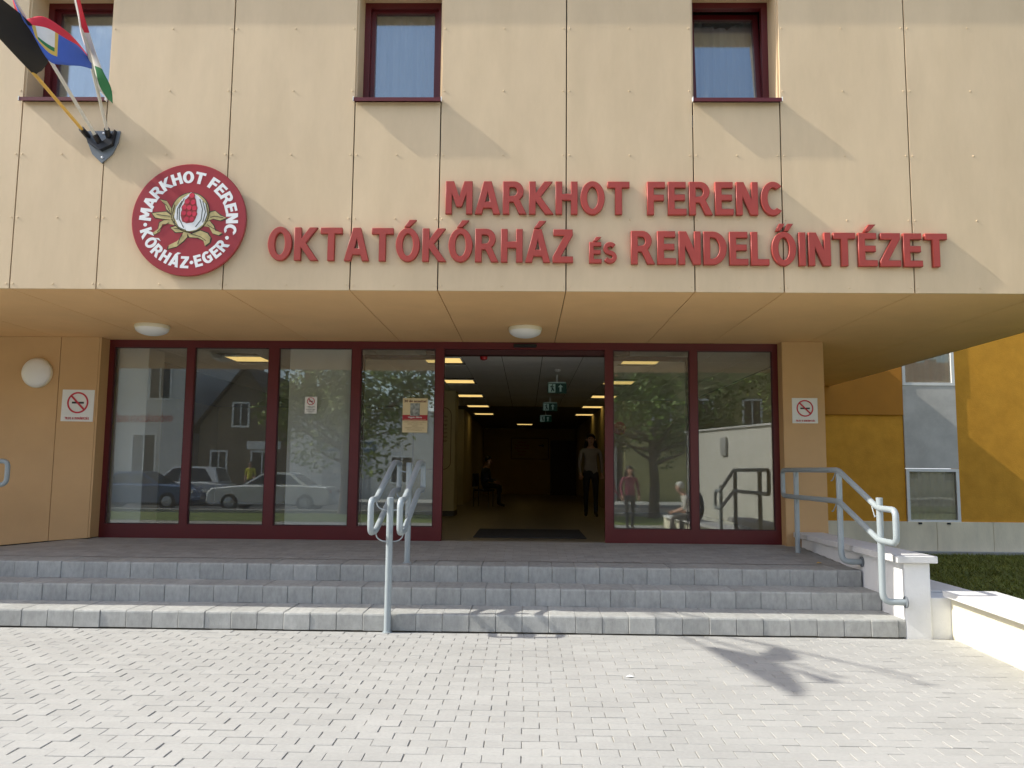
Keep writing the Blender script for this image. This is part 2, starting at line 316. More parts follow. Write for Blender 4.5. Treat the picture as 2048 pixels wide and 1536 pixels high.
# ================================================================== GROUND
def structure(o): o['kind'] = 'structure'; return o
YF, ZS, YD = 7.897, 3.27, 11.126                       # facade, soffit, glazing line
b = MB(); b.add([(-400, -400, -.10), (400, -400, -.10), (400, 400, -.10), (-400, 400, -.10)], [(0, 1, 2, 3)]); structure(b.build('ground', 'grass_far'))
b = MB(); b.add([(-14, -1.6, -.0045), (4.6, -1.6, -.0045), (4.6, 8.6, -.0045), (-14, 8.6, -.0045)], [(0, 1, 2, 3)])
plaza = structure(b.build('plaza', 'joint_sand'))
PL, PW, PJ = .2105, .1185, .005
def paver_mesh():
    m = MB(); m.box(-PL/2+PJ/2, PL/2-PJ/2, -PW/2+PJ/2*.6, PW/2-PJ/2*.6, -.03, 0, .0022); o = m.build('paver', 'paver'); me = o.data; bpy.data.objects.remove(o); return me
pm = paver_mesh()
fpx = 1647.0
cand = []; rest = []
row = 0; yy = 7.945 - PW/2
while yy > -1.5:
    off = (row % 2)*PL/2 + rnd.uniform(-.008, .008); x = -13.8 + off
    while x < 4.0 - .07*(8-yy) + .12:
        d = yy*math.cos(pt); ok = yy > 4.0 and abs(x/yy+.0186) < .64 and (yy < 7.9)
        (cand if ok else rest).append((x, yy)); x += PL
    row += 1; yy -= PW
cand.sort(key=lambda p: p[1]); near = cand[:300]; rest += cand[300:]
for x, y in near:
    o = inst(pm, 'paver', plaza, (x+rnd.uniform(-.0015, .0015), y+rnd.uniform(-.001, .001), rnd.uniform(-.0022, .0022)), (rnd.gauss(0, .006), rnd.gauss(0, .004), rnd.gauss(0, .006)))
b = MB(); tv = [v.co.copy() for v in pm.vertices]; tf = [tuple(p.vertices) for p in pm.polygons]
for x, y in rest:
    if y < 1.2 and (x < -7): continue
    a = rnd.gauss(0, .006); ca, sa = math.cos(a), math.sin(a); z = rnd.uniform(-.0022, .0022); tx, ty = rnd.gauss(0, .006), rnd.gauss(0, .004)
    b.add([(x+v.x*ca-v.y*sa, y+v.x*sa+v.y*ca, z+v.z+v.y*tx+v.x*ty) for v in tv], tf)
b.build('paver_field', 'paver', plaza, kind='stuff')
# road, pavements and grass strip across the street (the glazing mirrors them)
def sheet(name, m, x0, x1, y0, y1, z, kind='structure'):
    q = MB(); q.box(x0, x1, y0, y1, z-.15, z); o = q.build(name, m); o['kind'] = kind; return o
sheet('road', 'asphalt', -90, 90, -13.5, -6.2, -.02); sheet('pavement', 'paver_far', -90, 90, -17.5, -13.7, .10); sheet('verge', 'grass_far', -90, 90, -6.0, -1.62, .0)
b = MB()
for y0 in (-13.7, -6.2): b.box(-60, 60, y0, y0+.2, -.1, .12, .02)
structure(b.build('kerb', 'kerb'))
sheet('lawn', 'grass_far', 4.36, 30, 2.0, 16.45, -.02)
def grass(name, label, x0, x1, y0, y1, n, h=.07, zb=-.02):
    q = MB(); g = random.Random(3)
    for i in range(n):
        x, y = g.uniform(x0, x1), g.uniform(y0, y1); a = g.uniform(0, 6.28); hh = h*g.uniform(.4, 1.0); wd = .010; dx, dy = math.cos(a)*wd, math.sin(a)*wd; lx, ly = g.gauss(0, .06), g.gauss(0, .06)
        q.add([(x-dx, y-dy, zb), (x+dx, y+dy, zb), (x+lx, y+ly, zb+hh)], [(0, 1, 2)])
    o = q.build(name, 'grass_blade', kind='stuff'); tag(o, label, 'grass'); return o
grass('lawn_grass', 'short green mown grass behind the low white wall', 4.4, 11, 7.6, 16.3, 42000)
grass('lawn_grass', 'grass strip outside the low cream wall at the right', 4.45, 8.5, 2.2, 7.6, 18000)

# ---- steps and landing
steps = MB(); steps.box(-9.2, 3.565, 8.02, 9.5, -.05, .15); steps.box(-9.2, 3.565, 8.55, 9.5, .15, .32); steps.box(-9.2, 3.565, 8.99, 9.5, .32, .485)
steps = structure(steps.build('entrance_steps', 'joint_sand'))
def block(wd, dp, ht, name):
    """kerb-like step block with a rounded nose"""
    r = .018; prof = [(0, .0), (0, ht-r), (r*.3, ht-r*.3), (r, ht), (dp, ht), (dp, 0)]
    q = MB(); g = .0012; c = .005
    for xa, xb, ins in ((g+c, wd-g-c, 0),):
        pass
    n = len(prof); rings = []
    for x, ins in ((g, c), (g+c, 0), (wd-g-c, 0), (wd-g, c)):
        cy_, cz_ = dp/2, ht/2
        rings.append([(x, y+(ins if y < dp/2 else -ins), z+(ins*.5 if z < ht/2 else -ins*.6)) for y, z in prof])
    vs = [p for rg in rings for p in rg]; fs = [tuple(range(n)), tuple(3*n+i for i in range(n))[::-1]]
    for k in range(3): fs += [(k*n+i, k*n+(i+1) % n, (k+1)*n+(i+1) % n, (k+1)*n+i) for i in range(n)]
    q.add(vs, fs); o = q.build(name, 'step_concrete'); me = o.data; bpy.data.objects.remove(o); return me
for k, (y0, dp, z0, ofs) in enumerate(((7.96, .545, .0, .06), (8.49, .455, .17, .19), (8.93, .47, .34, .12))):
    bmesh_ = block(.2515, dp, .17-(.012 if k == 0 else .0), 'step_block'); x = 3.56-.2515*51+(0 if k else 0)+ofs-.13
    while x < 3.56-.06:
        wd = min(1.0, (3.56-x)/.2515)
        o = inst(bmesh_, 'step_block', steps, (x, y0+rnd.uniform(-.005, .005), z0+(.012 if k == 0 else .001)+rnd.uniform(-.002, .002)), (0, 0, rnd.gauss(0, .004)), (wd, 1, 1)); x += .2515
def zp(x, y):
    z = .51+max(0, y-9.40)*.0425
    if x < -5.9: z -= .105*(-5.9-max(x, -8.9))*max(0, min(1, (y-9.7)/1.0))
    return z
b = MB(); nx, ny = 64, 14; xs = [-9.2+(3.58+9.2)*i/nx for i in range(nx+1)]; ys = [9.40+(11.2-9.40)*j/ny for j in range(ny+1)]
b.add([(x, y, zp(x, y)-.002) for y in ys for x in xs], [(j*(nx+1)+i, j*(nx+1)+i+1, (j+1)*(nx+1)+i+1, (j+1)*(nx+1)+i) for j in range(ny) for i in range(nx)])
landing = structure(b.build('landing', 'joint_sand'))
b = MB(); r_ = 0; y = 9.41
while y < 11.05:
    x = -9.1+(r_ % 2)*PL/2
    while x < 3.5:
        if not (y > 10.9 and (x < -5.85 or x > 3.35)):
            z = zp(x+PL/2, y+PW/2); zx = zp(x+PL, y)-zp(x, y); d = rnd.uniform(-.001, .001)
            b.add([(x+.003, y+.002, zp(x, y)+.004+d), (x+PL-.003, y+.002, zp(x+PL, y)+.004+d), (x+PL-.003, y+PW-.002, zp(x+PL, y+PW)+.004+d), (x+.003, y+PW-.002, zp(x, y+PW)+.004+d)], [(0, 1, 2, 3)])
        x += PL
    r_ += 1; y += PW
mat('landing_paver', (.37, .368, .355), .85, .12, 6, .5, 120, .08)
b.build('landing_pavers', 'landing_paver', landing, kind='stuff')
structure((lambda q: q.box(-9.2, 3.55, 9.45, 11.2, -.05, .30) and q.build('landing_base', 'dark_gap'))(MB()))

# ================================================================== HOSPITAL BUILDING
bld = thing('hospital_building', 'tan panelled building with overhanging upper storey above the glazed maroon entrance', 'building')
wv, nv = 1.255, .86285
XJ = [.37026]
for s in (wv, nv, wv, wv, nv): XJ.append(XJ[-1]+s)          # right of centre
XR = XJ[:]
left = [.37026]
for s in (wv, nv, wv, wv, nv, wv, wv, nv, wv, wv, nv, wv, wv): left.append(left[-1]-s)
XJ = sorted(set(round(v, 4) for v in left+XR))
XJ = [v for v in XJ if v < 6.02]; XJ.append(6.08)
narrow = lambda a, c: abs((c-a)-nv) < .01
gp = .006; TOP = 7.8
def panel(x0, x1, z0, z1, y0=YF, th=.022):
    q = MB(); q.box(x0+gp, x1-gp, y0, y0+th, z0, z1, .0015); return q.build('facade_panel', 'tan_board', bld)
scr = MB()
def screw(x, z):
    scr.lathe([(.0100, 0), (.0100, .003), (.006, .0058)], (x, YF, z), (0, -1, 0), 7)
rows = [5.968, 5.309, 4.644, 3.991, 3.319]
wins = []
for a, c in zip(XJ[:-1], XJ[1:]):
    if narrow(a, c):
        panel(a, c, ZS, 5.192); panel(a, c, 6.425, TOP); wins.append((a, c)); rr = [z for z in rows if z < 5.1]
    else:
        panel(a, c, ZS, 6.60); panel(a, c, 6.612, TOP); rr = rows
    for z in rr:
        for x in (a+.032, (a+c)/2, c-.032): screw(x, z)
scr.build('screw_heads', 'tan_board', bld, kind='stuff')
b = MB(); b.box(XJ[0], 6.09, YF-.068, YF-.0005, 6.602, 6.625); b.build('drip_ledge', 'tan_board', bld)
b = MB(); b.box(XJ[0], 6.06, YF+.9, 15.5, 3.32, TOP); b.box(XJ[0], 6.06, YF+.03, YF+.9, TOP-.12, TOP); b.box(XJ[0], 6.06, YF+.03, YF+.9, 3.325, 3.36); b.build('core_wall', 'room_dark', bld)
b = MB(); b.box(6.061, 6.085, YF+.024, 15.5, ZS, TOP); b.build('side_wall', 'tan_board', bld)
b = MB(); b.box(XJ[0], 6.085, 15.5, 16.58, 3.32, 4.55); b.build('shadow_block', 'tan_board', bld)  # unseen block, added to cast the diagonal shadow on the ochre wing
for a, c in zip(XJ[:-1], XJ[1:]):                              # soffit boards follow the facade joints
    a2, c2 = a, c
    y1 = 16.58 if a > 3.7 else YD+.02
    q = MB(); q.box(a+gp*.7, c-gp*.7, YF+.024, y1, ZS, ZS+.02, .001); q.build('soffit_panel', 'soffit_board', bld)

# ---- upper windows
def upper_window(a, c, tilt, idx):
    zb, zt = 5.225, 6.42; yg = YF+.30
    fr = MB(); t = .062
    x0, x1 = a+.012, c-.012
    fr.box(x0, x0+t, yg, yg+.07, zb, zt); fr.box(x1-t, x1, yg, yg+.07, zb, zt); fr.box(x0+t, x1-t, yg, yg+.07, zt-t, zt); fr.box(x0+t, x1-t, yg, yg+.07, zb, zb+.03)
    wn = fr.build('window', 'maroon', bld)
    rv = MB(); rv.box(a-.02, x0, YF+.023, yg+.08, zb-.02, zt); rv.box(x1, c+.02, YF+.023, yg+.08, zb-.02, zt); rv.box(a-.02, c+.02, YF+.023, yg+.08, zt, zt+.03); rv.build('reveal', 'tan_board', wn)
    s = MB(); s.add([(a-.008, YF-.062, 5.196), (c+.008, YF-.062, 5.196), (c+.008, yg+.01, 5.226), (a-.008, yg+.01, 5.226), (a-.008, YF-.062, 5.212), (c+.008, YF-.062, 5.212), (c+.008, yg+.01, 5.236), (a-.008, yg+.01, 5.236)],
        [(0, 1, 2, 3), (4, 5, 6, 7), (0, 1, 5, 4), (1, 2, 6, 5), (2, 3, 7, 6), (3, 0, 4, 7)]); s.box(a-.008, c+.008, YF-.064, YF-.058, 5.175, 5.2125); s.build('sill', 'maroon', wn)
    for x in (a-.012, c+.004):
        e = MB(); e.box(x, x+.008, YF-.066, YF-.03, 5.178, 5.222); e.build('sill_end_cap', 'white_frame', wn)
    sa = MB(); sx0, sx1, sz0, sz1, ys = x0+t-.01, x1-t+.01, zb+.025, zt-t+.03, yg+.02; q = .055
    def tl(v):
        h = v[2]-sz0; return (v[0], v[1]+h*math.tan(tilt), v[2])
    sa.box(sx0, sx0+q, ys+.03, ys+.09, sz0, sz1); sa.box(sx1-q, sx1, ys+.03, ys+.09, sz0, sz1); sa.box(sx0+q, sx1-q, ys+.03, ys+.09, sz1-q, sz1); sa.box(sx0+q, sx1-q, ys+.03, ys+.09, sz0, sz0+q*.5)
    sa.v = [tl(v) for v in sa.v]; sa.build('sash', 'maroon', wn)
    g = MB(); g.box(sx0+q-.005, sx1-q+.005, ys+.055, ys+.065, sz0+.02, sz1-q+.01); g.v = [tl(v) for v in g.v]; g.build('pane', 'room_glass', wn)
    cu = MB(); n = 60; g2 = random.Random(idx+5); ph = [g2.uniform(0, 6.28) for _ in range(4)]
    def fold(u, v): return .02*math.sin(u*38+ph[0]+v*.8)+.012*math.sin(u*71+ph[1])+.016*math.sin(u*17+ph[2]+v*2.2)
    vs = []
    for j in range(9):
        for i in range(n+1):
            u = i/n; v = j/8; vs.append((sx0+(sx1-sx0)*u, ys+(.28 if tilt else .17)+fold(u, v), sz0-.05+(sz1-sz0+.06)*v - (.10*math.sin(u*math.pi)**2*(v**6) if tilt else 0)))
    cu.add(vs, [(j*(n+1)+i, j*(n+1)+i+1, (j+1)*(n+1)+i+1, (j+1)*(n+1)+i) for j in range(8) for i in range(n)]); cu.build('curtain', 'curtain', wn, smooth=True)
    rl_ = MB(); rl_.box(sx0-.02, sx1+.02, ys+.24, ys+.27, sz1-.01, sz1+.03); rl_.build('curtain_rail', 'white_frame', wn)
for i, (a, c) in enumerate(wins): upper_window(a, c, R(6.5) if a > 1 and a < 2 else 0, i)

# ---- ground floor walls
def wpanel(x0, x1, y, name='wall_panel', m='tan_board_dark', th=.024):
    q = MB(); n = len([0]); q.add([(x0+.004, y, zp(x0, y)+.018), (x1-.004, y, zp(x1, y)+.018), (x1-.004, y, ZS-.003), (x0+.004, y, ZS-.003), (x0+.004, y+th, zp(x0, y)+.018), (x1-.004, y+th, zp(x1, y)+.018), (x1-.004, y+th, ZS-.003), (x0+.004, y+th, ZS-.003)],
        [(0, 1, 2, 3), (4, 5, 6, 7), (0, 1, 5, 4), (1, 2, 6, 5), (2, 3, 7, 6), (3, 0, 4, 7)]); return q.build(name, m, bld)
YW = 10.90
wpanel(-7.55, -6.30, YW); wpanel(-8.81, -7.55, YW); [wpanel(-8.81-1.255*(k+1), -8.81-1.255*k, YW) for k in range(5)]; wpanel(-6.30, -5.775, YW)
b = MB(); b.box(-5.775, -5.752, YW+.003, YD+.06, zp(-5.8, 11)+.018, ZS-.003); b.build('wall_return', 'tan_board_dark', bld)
b = MB(); b.box(-8.9, -5.785, YW+.03, YD+.1, .2, ZS-.01); b.build('wall_backing', 'dark_gap', bld)
YR = 10.93
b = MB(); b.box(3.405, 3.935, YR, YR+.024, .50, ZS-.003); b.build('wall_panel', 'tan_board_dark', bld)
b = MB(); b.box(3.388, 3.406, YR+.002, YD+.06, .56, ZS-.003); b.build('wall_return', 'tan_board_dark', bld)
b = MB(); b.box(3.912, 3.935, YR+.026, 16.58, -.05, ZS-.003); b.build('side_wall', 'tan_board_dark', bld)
b = MB(); b.box(3.42, 3.90, YR+.03, YD+.3, .2, ZS-.01); b.build('wall_backing', 'dark_gap', bld)

# ---- entrance glazing
fr = MB(); y0, y1 = YD, YD+.07; FX0, FX1 = -5.752, 3.388
fr.box(FX0, FX1, y0, y1, 3.172, ZS-.002); 
gl_x = [(-5.685, -4.671), (-4.566, -3.538), (-3.405, -2.396), (-2.276, -1.251), (-1.136, 1.053), (1.161, 2.199), (2.300, 3.315)]
edges = [FX0] + [v for g in gl_x for v in g] + [FX1]
for i in range(0, len(edges), 2): fr.box(edges[i], edges[i+1], y0, y1, .575, 3.172)
for i, g in enumerate(gl_x):
    if i != 4: fr.box(g[0], g[1], y0, y1, .575, .762)
ent = fr.build('entrance_frame', 'maroon', bld)
for i, g in enumerate(gl_x):
    if i == 4: continue
    q = MB(); q.box(g[0]-.01, g[1]+.01, y0+.034, y0+.042, .755, 3.18); q.build('pane', 'shop_glass', ent)
    s = MB(); t = .014
    s.box(g[0], g[0]+t, y0+.014, y0+.033, .762, 3.172); s.box(g[1]-t, g[1], y0+.014, y0+.033, .762, 3.172); s.box(g[0]+t, g[1]-t, y0+.014, y0+.033, .762, .762+t); s.box(g[0]+t, g[1]-t, y0+.014, y0+.033, 3.172-t, 3.172); s.build('gasket', 'maroon_dark', ent)
for x0, x1 in ((-2.30, -1.14), (1.06, 2.22)):
    q = MB(); ys = YD+.12; t = .055
    q.box(x0, x0+t, ys, ys+.04, .60, 3.10); q.box(x1-t, x1, ys, ys+.04, .60, 3.10); q.box(x0+t, x1-t, ys, ys+.04, 3.04, 3.10); q.box(x0+t, x1-t, ys, ys+.04, .60, .70); lf = q.build('sliding_leaf', 'maroon_dark', bld)
    q = MB(); q.box(x0+t-.005, x1-t+.005, ys+.016, ys+.022, .69, 3.05); q.build('pane', 'shop_glass', lf)
b = MB(); b.box(-1.4, 1.4, YD+.075, YD+.25, 3.105, 3.19); b.build('door_track', 'maroon_dark', bld)

# ================================================================== LOBBY
FZ, CZ = .583, 3.19
def st(name, m, *bx):
    q = MB(); q.box(*bx); return structure(q.build(name, m))
st('lobby_floor', 'lobby_floor', -8.6, 3.9, YD+.005, 33, FZ-.1, FZ-.004)
ceil = st('lobby_ceiling', 'ceiling_grid', -8.6, 3.9, YD+.075, 33, CZ+.012, CZ+.06)
q = MB(); q.box(-.294, .294, -.294, .294, 0, .011); o = q.build('ceiling_tile', 'ceiling_tile'); tile = o.data; bpy.data.objects.remove(o)
LIGHTS = [(-1.28, 12.45), (-1.28, 15.45), (-1.28, 18.45), (-1.28, 21.45), (-1.28, 24.45), (1.72, 12.45), (1.72, 15.45), (1.72, 18.45), (1.72, 21.45), (1.72, 24.45), (-4.28, 12.45), (-.08, 29.85)]
ntile = 0
for iy in range(31):
    y = 11.55+.6*iy - (0 if 1 else 0)
    for ix in range(20):
        x = -7.88+.6*ix
        if x > 3.6: continue
        if any(abs(lx-x) < .31 and abs(ly-y) < .31 for lx, ly in LIGHTS): continue
        if iy < 17 and x > -6: inst(tile, 'ceiling_tile', ceil, (x, y, CZ)); ntile += 1
LN = ['left row, nearest the entrance', 'left row, second from the entrance', 'left row, third from the entrance', 'left row, fourth from the entrance', 'left row, farthest from the entrance',
      'right row, nearest the entrance', 'right row, second from the entrance', 'right row, third from the entrance', 'right row, fourth from the entrance', 'right row, farthest from the entrance',
      'seen through the second glass pane from the left', 'single one at the far back of the lobby']
for (x, y), nm in zip(LIGHTS, LN):
    t = thing('ceiling_light', 'lit yellow ceiling light, '+nm, 'ceiling light', 'lit ceiling panels in the lobby', (x, y, CZ))
    q = MB(); q.box(-.295, .295, -.295, -.27, -.004, .02); q.box(-.295, .295, .27, .295, -.004, .02); q.box(-.295, -.27, -.27, .27, -.004, .02); q.box(.27, .295, -.27, .27, -.004, .02); q.build('frame', 'white_frame', t)
    q = MB(); q.box(-.27, .27, -.27, .27, .0, .006); q.build('diffuser', 'fluoro', t)
    q = MB()
    for k in range(3): q.box(-.27, .27, -.145+.14*k, -.135+.14*k, -.003, -.0005)
    q.build('louvre', 'white_frame', t)
st('lobby_wall_left', 'lobby_wall', -8.7, -8.6, YD+.1, 33, FZ-.1, CZ+.05)
st('lobby_wall_right', 'lobby_wall', 3.9, 3.91, YD+.32, 33, FZ-.1, CZ+.05)
st('lobby_wall_back', 'lobby_yellow', -8.6, 3.9, 33, 33.1, FZ-.1, CZ+.05)
st('lobby_partition', 'lobby_wall', 1.95, 3.88, 19.4, 32.9, FZ, CZ); st('lobby_corridor_wall', 'lobby_wall', -8.5, -1.72, 22.5, 32.9, FZ, CZ)
st('lobby_roof', 'room_dark', -8.7, 3.9, YD+.08, 33.2, CZ+.07, CZ+.10)
def column(x0, x1, y0, y1, lab, m='lobby_column'):
    q = MB(); q.box(x0, x1, y0, y1, FZ, CZ, .006); o = q.build('column', m); tag(o, lab, 'column')
    k = MB(); k.box(x0-.012, x1+.012, y0-.012, y1+.012, FZ-.003, FZ+.1); k.build('skirting', 'door_dark', o); return o
column(-5.72, -5.28, 11.30, 11.8, 'white column right behind the left edge of the leftmost glass pane')
column(-3.30, -2.36, 11.30, 11.9, 'white square column right behind the third glass pane from the left')
column(-2.6, -1.50, 17.2, 17.9, 'pale column carrying the framed directory, left of the open doorway', 'lobby_wall')
# directory on that column, notice on the back wall
def rr_frame(w_, h_, r, t, x, y, z, parent, m='poster_brown'):
    def rrp(w2, h2, rad): return arc(w2-rad, h2-rad, rad, rad, 0, 90, 5)+arc(-w2+rad, h2-rad, rad, rad, 90, 180, 5)+arc(-w2+rad, -h2+rad, rad, rad, 180, 270, 5)+arc(w2-rad, -h2+rad, rad, rad, 270, 360, 5)
    return flat([rrp(w_/2, h_/2, r), rrp(w_/2-t, h_/2-t, r-t)], 'border', m, parent, x, y, z)
t = thing('directory_board', 'directory with rounded dark border on the column inside the doorway', 'sign')
rr_frame(.80, 1.30, .16, .012, -1.98, 17.195, 2.18, t)
for k in range(7): print_text(['Rendelés', 'Sebészet', 'Belgyógy', 'Labor', 'Röntgen', 'Szülészet', 'Gyógytár'][k], .05, 'poster_brown', t, -1.66, 17.196, 2.62-.085*k, align='RIGHT')
flat([[(-.06, .06), (.06, 0), (-.06, -.06)]], 'arrow', 'text_red', t, -1.78, 17.196, 1.78)
t = thing('wall_notice', 'framed notice with arrows on the yellow wall at the back of the lobby', 'sign')
rr_frame(1.5, .85, .05, .02, .12, 32.99, 2.40, t)
for k in range(5): print_text(['Sebészet', 'Traumatológia', 'Fektető iroda', 'Röntgen', 'Kijárat'][k], .07, 'text_red', t, -.2, 32.99, 2.62-.12*k)
flat([[(-.12, .02), (.02, .02), (.02, .06), (.1, 0), (.02, -.06), (.02, -.02), (-.12, -.02)]], 'arrow', 'sign_ink', t, .6, 32.99, 2.52)
q = MB(); q.box(.95, 1.93, 32.4, 32.95, FZ, 2.7); o = q.build('lobby_door', 'door_dark'); tag(o, 'dark closed door at the back right of the lobby', 'door')
# exit signs
for k, (y, nm) in enumerate(((14.3, 'nearest the entrance'), (18.6, 'second from the entrance'), (22.9, 'farthest from the entrance'))):
    t = thing('exit_sign', 'green exit sign hanging in the lobby, '+nm, 'exit sign', 'exit signs in the lobby', (.52, y, 2.98))
    q = MB(); q.box(-.165, .165, 0, .012, -.11, .07, .003); q.build('plate', 'exit_green', t)
    q = MB(); q.box(-.15, .15, -.02, .03, .071, .085); q.build('light_strip', 'exit_white', t)
    q = MB(); q.box(-.012, .012, 0, .02, .085, .21); q.build('hanger', 'white_frame', t)
    flat([[(-.15, -.095), (-.15, .055), (-.03, .055), (-.03, -.095)]], 'door_symbol', 'exit_white', t, 0, -.002, 0, .0008)
    man = [stroke([(-.10, -.08), (-.085, -.04), (-.09, 0)], .02), stroke([(-.055, -.075), (-.065, -.04), (-.09, 0), (-.085, .03)], .022), stroke([(-.12, .0), (-.085, .025), (-.055, .0)], .014), ell(-.075, .042, .011, .011, 10)]
    for m_ in man: flat([m_], 'running_man', 'exit_green', t, 0, -.004, 0, .0008)
    flat([[(.06, .045), (.105, 0), (.075, 0), (.075, -.08), (.045, -.08), (.045, 0), (.015, 0)]], 'arrow', 'exit_white', t, 0, -.002, 0, .0008)
q = MB(); q.lathe([(.055, 0), (.055, -.02), (.048, -.05), (.02, -.062)], (-.64, 11.95, CZ), (0, 0, 1), 16); o = q.build('fire_siren', 'siren_red', smooth=True); tag(o, 'small red siren dome on the lobby ceiling above the doorway', 'siren')
q = MB(); q.lathe([(.05, 0), (.05, -.02), (.03, -.04)], (.50, 13.5, CZ), (0, 0, 1), 14); o = q.build('smoke_detector', 'white_frame', smooth=True); tag(o, 'small white smoke detector on the lobby ceiling before the exit sign', 'detector')
q = MB(); q.box(-.75, .85, 11.75, 13.4, FZ, FZ+.012, .004); o = q.build('door_mat', 'mat_black'); tag(o, 'black entrance mat lying inside the open doorway', 'mat')
q = MB(); q.lathe([(.13, 0), (.13, .02), (.11, .03)], (1.78, 15.9, 2.35), (0, -1, 0), 20); o = q.build('round_plaque', 'siren_red', smooth=True); tag(o, 'round red plaque behind the glass right of the doorway', 'sign')

# ================================================================== LETTERING, EMBLEM
t = thing('sign_lettering', 'upper line of raised red capitals reading MARKHOT FERENC', 'lettering')
YL = YF-.004
word('MARKHOT', -.812, .985, 4.032, .322, YL, .048, 'sign_red', t); word('FERENC', 1.165, 2.468, 4.030, .324, YL, .048, 'sign_red', t)
t = thing('sign_lettering', 'lower line of raised red capitals reading OKTATÓKÓRHÁZ ÉS RENDELŐINTÉZET', 'lettering')
word('OKTATÓKÓRHÁZ', -2.552, .432, 3.560, .322, YL, .048, 'sign_red', t, slope=-.004); word('ÉS', .597, .852, 3.545, .20, YL, .048, 'sign_red', t); word('RENDELŐINTÉZET', 1.004, 4.046, 3.537, .322, YL, .048, 'sign_red', t, slope=-.005)

EX, EZ, ER = -3.345, 3.955, .567
em = thing('round_emblem', 'round red sign with white lettering around a split pomegranate', 'sign')
q = MB(); q.lathe([(ER, 0), (ER, .026), (ER-.006, .032)], (EX, YF-.03, EZ), (0, -1, 0), 72); q.build('disc', 'emblem_red', em, smooth=True)
q = MB(); q.box(EX-.3, EX+.3, YF-.028, YF-.001, EZ-.02, EZ+.02); q.box(EX-.02, EX+.02, YF-.027, YF-.001, EZ-.3, EZ-.021); q.build('mounting', 'dark_gap', em)
YE = YF-.0625
def ring_text(txt, a0, a1, rad, cap, inside):
    tot = sum((.22 if c == ' ' else glyph(c)[0])+.13 for c in txt)-.13; acc = 0; k = R(abs(a1-a0))*rad/tot
    for c in txt:
        wd = .22 if c == ' ' else glyph(c)[0]; mid = acc+wd/2; acc += wd+.13
        if c == ' ': continue
        ang = a0+(a1-a0)*(mid/tot)
        sp = [[((p[0]-wd/2)*k, (p[1]-.5)*cap) for p in s] for s in glyph(c)[1]]
        th = R(ang-90) if not inside else R(ang+90)
        sp = [[(x*math.cos(th)-y*math.sin(th)+rad*math.cos(R(ang)), x*math.sin(th)+y*math.cos(th)+rad*math.sin(R(ang))) for x, y in s] for s in sp]
        flat(sp, 'letter', 'emblem_white', em, EX, YE, EZ, .0012, .0035)
ring_text('MARKHOT FERENC', 181, -19, .43, .112, False)
ring_text('KÓRHÁZ·EGER', 193, 329, .43, .112, True)
for a in (187.2, -25.2): flat([ell(.43*math.cos(R(a)), .43*math.sin(R(a)), .019, .019, 12)], 'dot', 'emblem_white', em, EX, YE, EZ, .0012)
def ef(sp, name, m, lv): flat(sp, name, m, em, EX, YE-.0022*lv, EZ, .001)
def px(l): return [((x-818)/653*.567, (765-y)/632*.567) for x, y in l]     # drawing grid of the emblem -> metres
leaves = [[(480,540),(560,560),(615,640),(620,700),(560,650),(540,590)], [(400,700),(450,690),(560,680),(640,735),(620,770),(520,760),(440,745)], [(640,770),(540,775),(490,805),(480,870),(415,920),(440,935),(500,900),(520,820),(600,815),(660,830)],
          [(1020,740),(1070,680),(1120,670),(1180,720),(1250,745),(1180,775),(1100,755),(1040,780)], [(990,800),(1060,780),(1110,840),(1130,890),(1210,915),(1170,940),(1100,920),(1060,850),(1000,840)],
          [(800,905),(860,930),(960,890),(1040,920),(1080,970),(1070,1020),(1020,1060),(1000,1000),(940,970),(840,965)], [(770,900),(810,900),(815,960),(770,1010),(700,1070),(605,1095),(610,1055),(700,1010),(750,960)],
          [(620,860),(680,910),(770,905),(790,880),(740,870),(680,840)]]
for lf in leaves:
    c0 = px(lf); cx = sum(p[0] for p in c0)/len(c0); cz = sum(p[1] for p in c0)/len(c0)
    ef([[((x-cx)*1.07+cx+(.006 if x > cx else -.006), (z-cz)*1.07+cz+(.006 if z > cz else -.006)) for x, z in c0]], 'leaf_outline', 'emblem_line', 0); ef([c0], 'leaf', 'emblem_gold', 1)
    a_, b_ = c0[0], c0[len(c0)//2]; ef([stroke([(a_[0]*.8+b_[0]*.2, a_[1]*.8+b_[1]*.2), (cx, cz+.005), (a_[0]*.15+b_[0]*.85, a_[1]*.15+b_[1]*.85)], .006)], 'leaf_vein', 'emblem_line', 2)
ef([px([(x_, y_) for x_, y_ in [(835+222*math.cos(R(a)), 685-222*math.sin(R(a))*1.02) for a in range(0, 360, 10)]])], 'fruit_outline', 'emblem_line', 1)
ef([px([(835+212*math.cos(R(a)), 685-212*math.sin(R(a))*1.02) for a in range(0, 360, 10)])], 'fruit', 'emblem_gold', 2)
ef([px([(835,462),(740,530),(670,630),(655,740),(710,845),(790,892),(835,897),(915,880),(985,825),(1030,720),(1005,590),(920,500)])], 'rind', 'emblem_white', 3)
for l in ([(760,530),(710,640),(715,760),(770,860)], [(735,560),(690,650),(690,770)], [(940,540),(975,650),(965,770),(905,850)], [(975,560),(1010,680),(985,800)], [(1010,580),(1040,690),(1010,790)], [(655,600),(635,700),(665,800)], [(800,890),(720,860),(650,790)]):
    ef([stroke(px(l), .007)], 'rind_line', 'emblem_line', 4)
ef([px([(850,465),(790,530),(745,620),(730,720),(750,790),(800,810),(870,800),(905,750),(915,650),(895,540)])], 'seed_bed', 'emblem_red', 4)
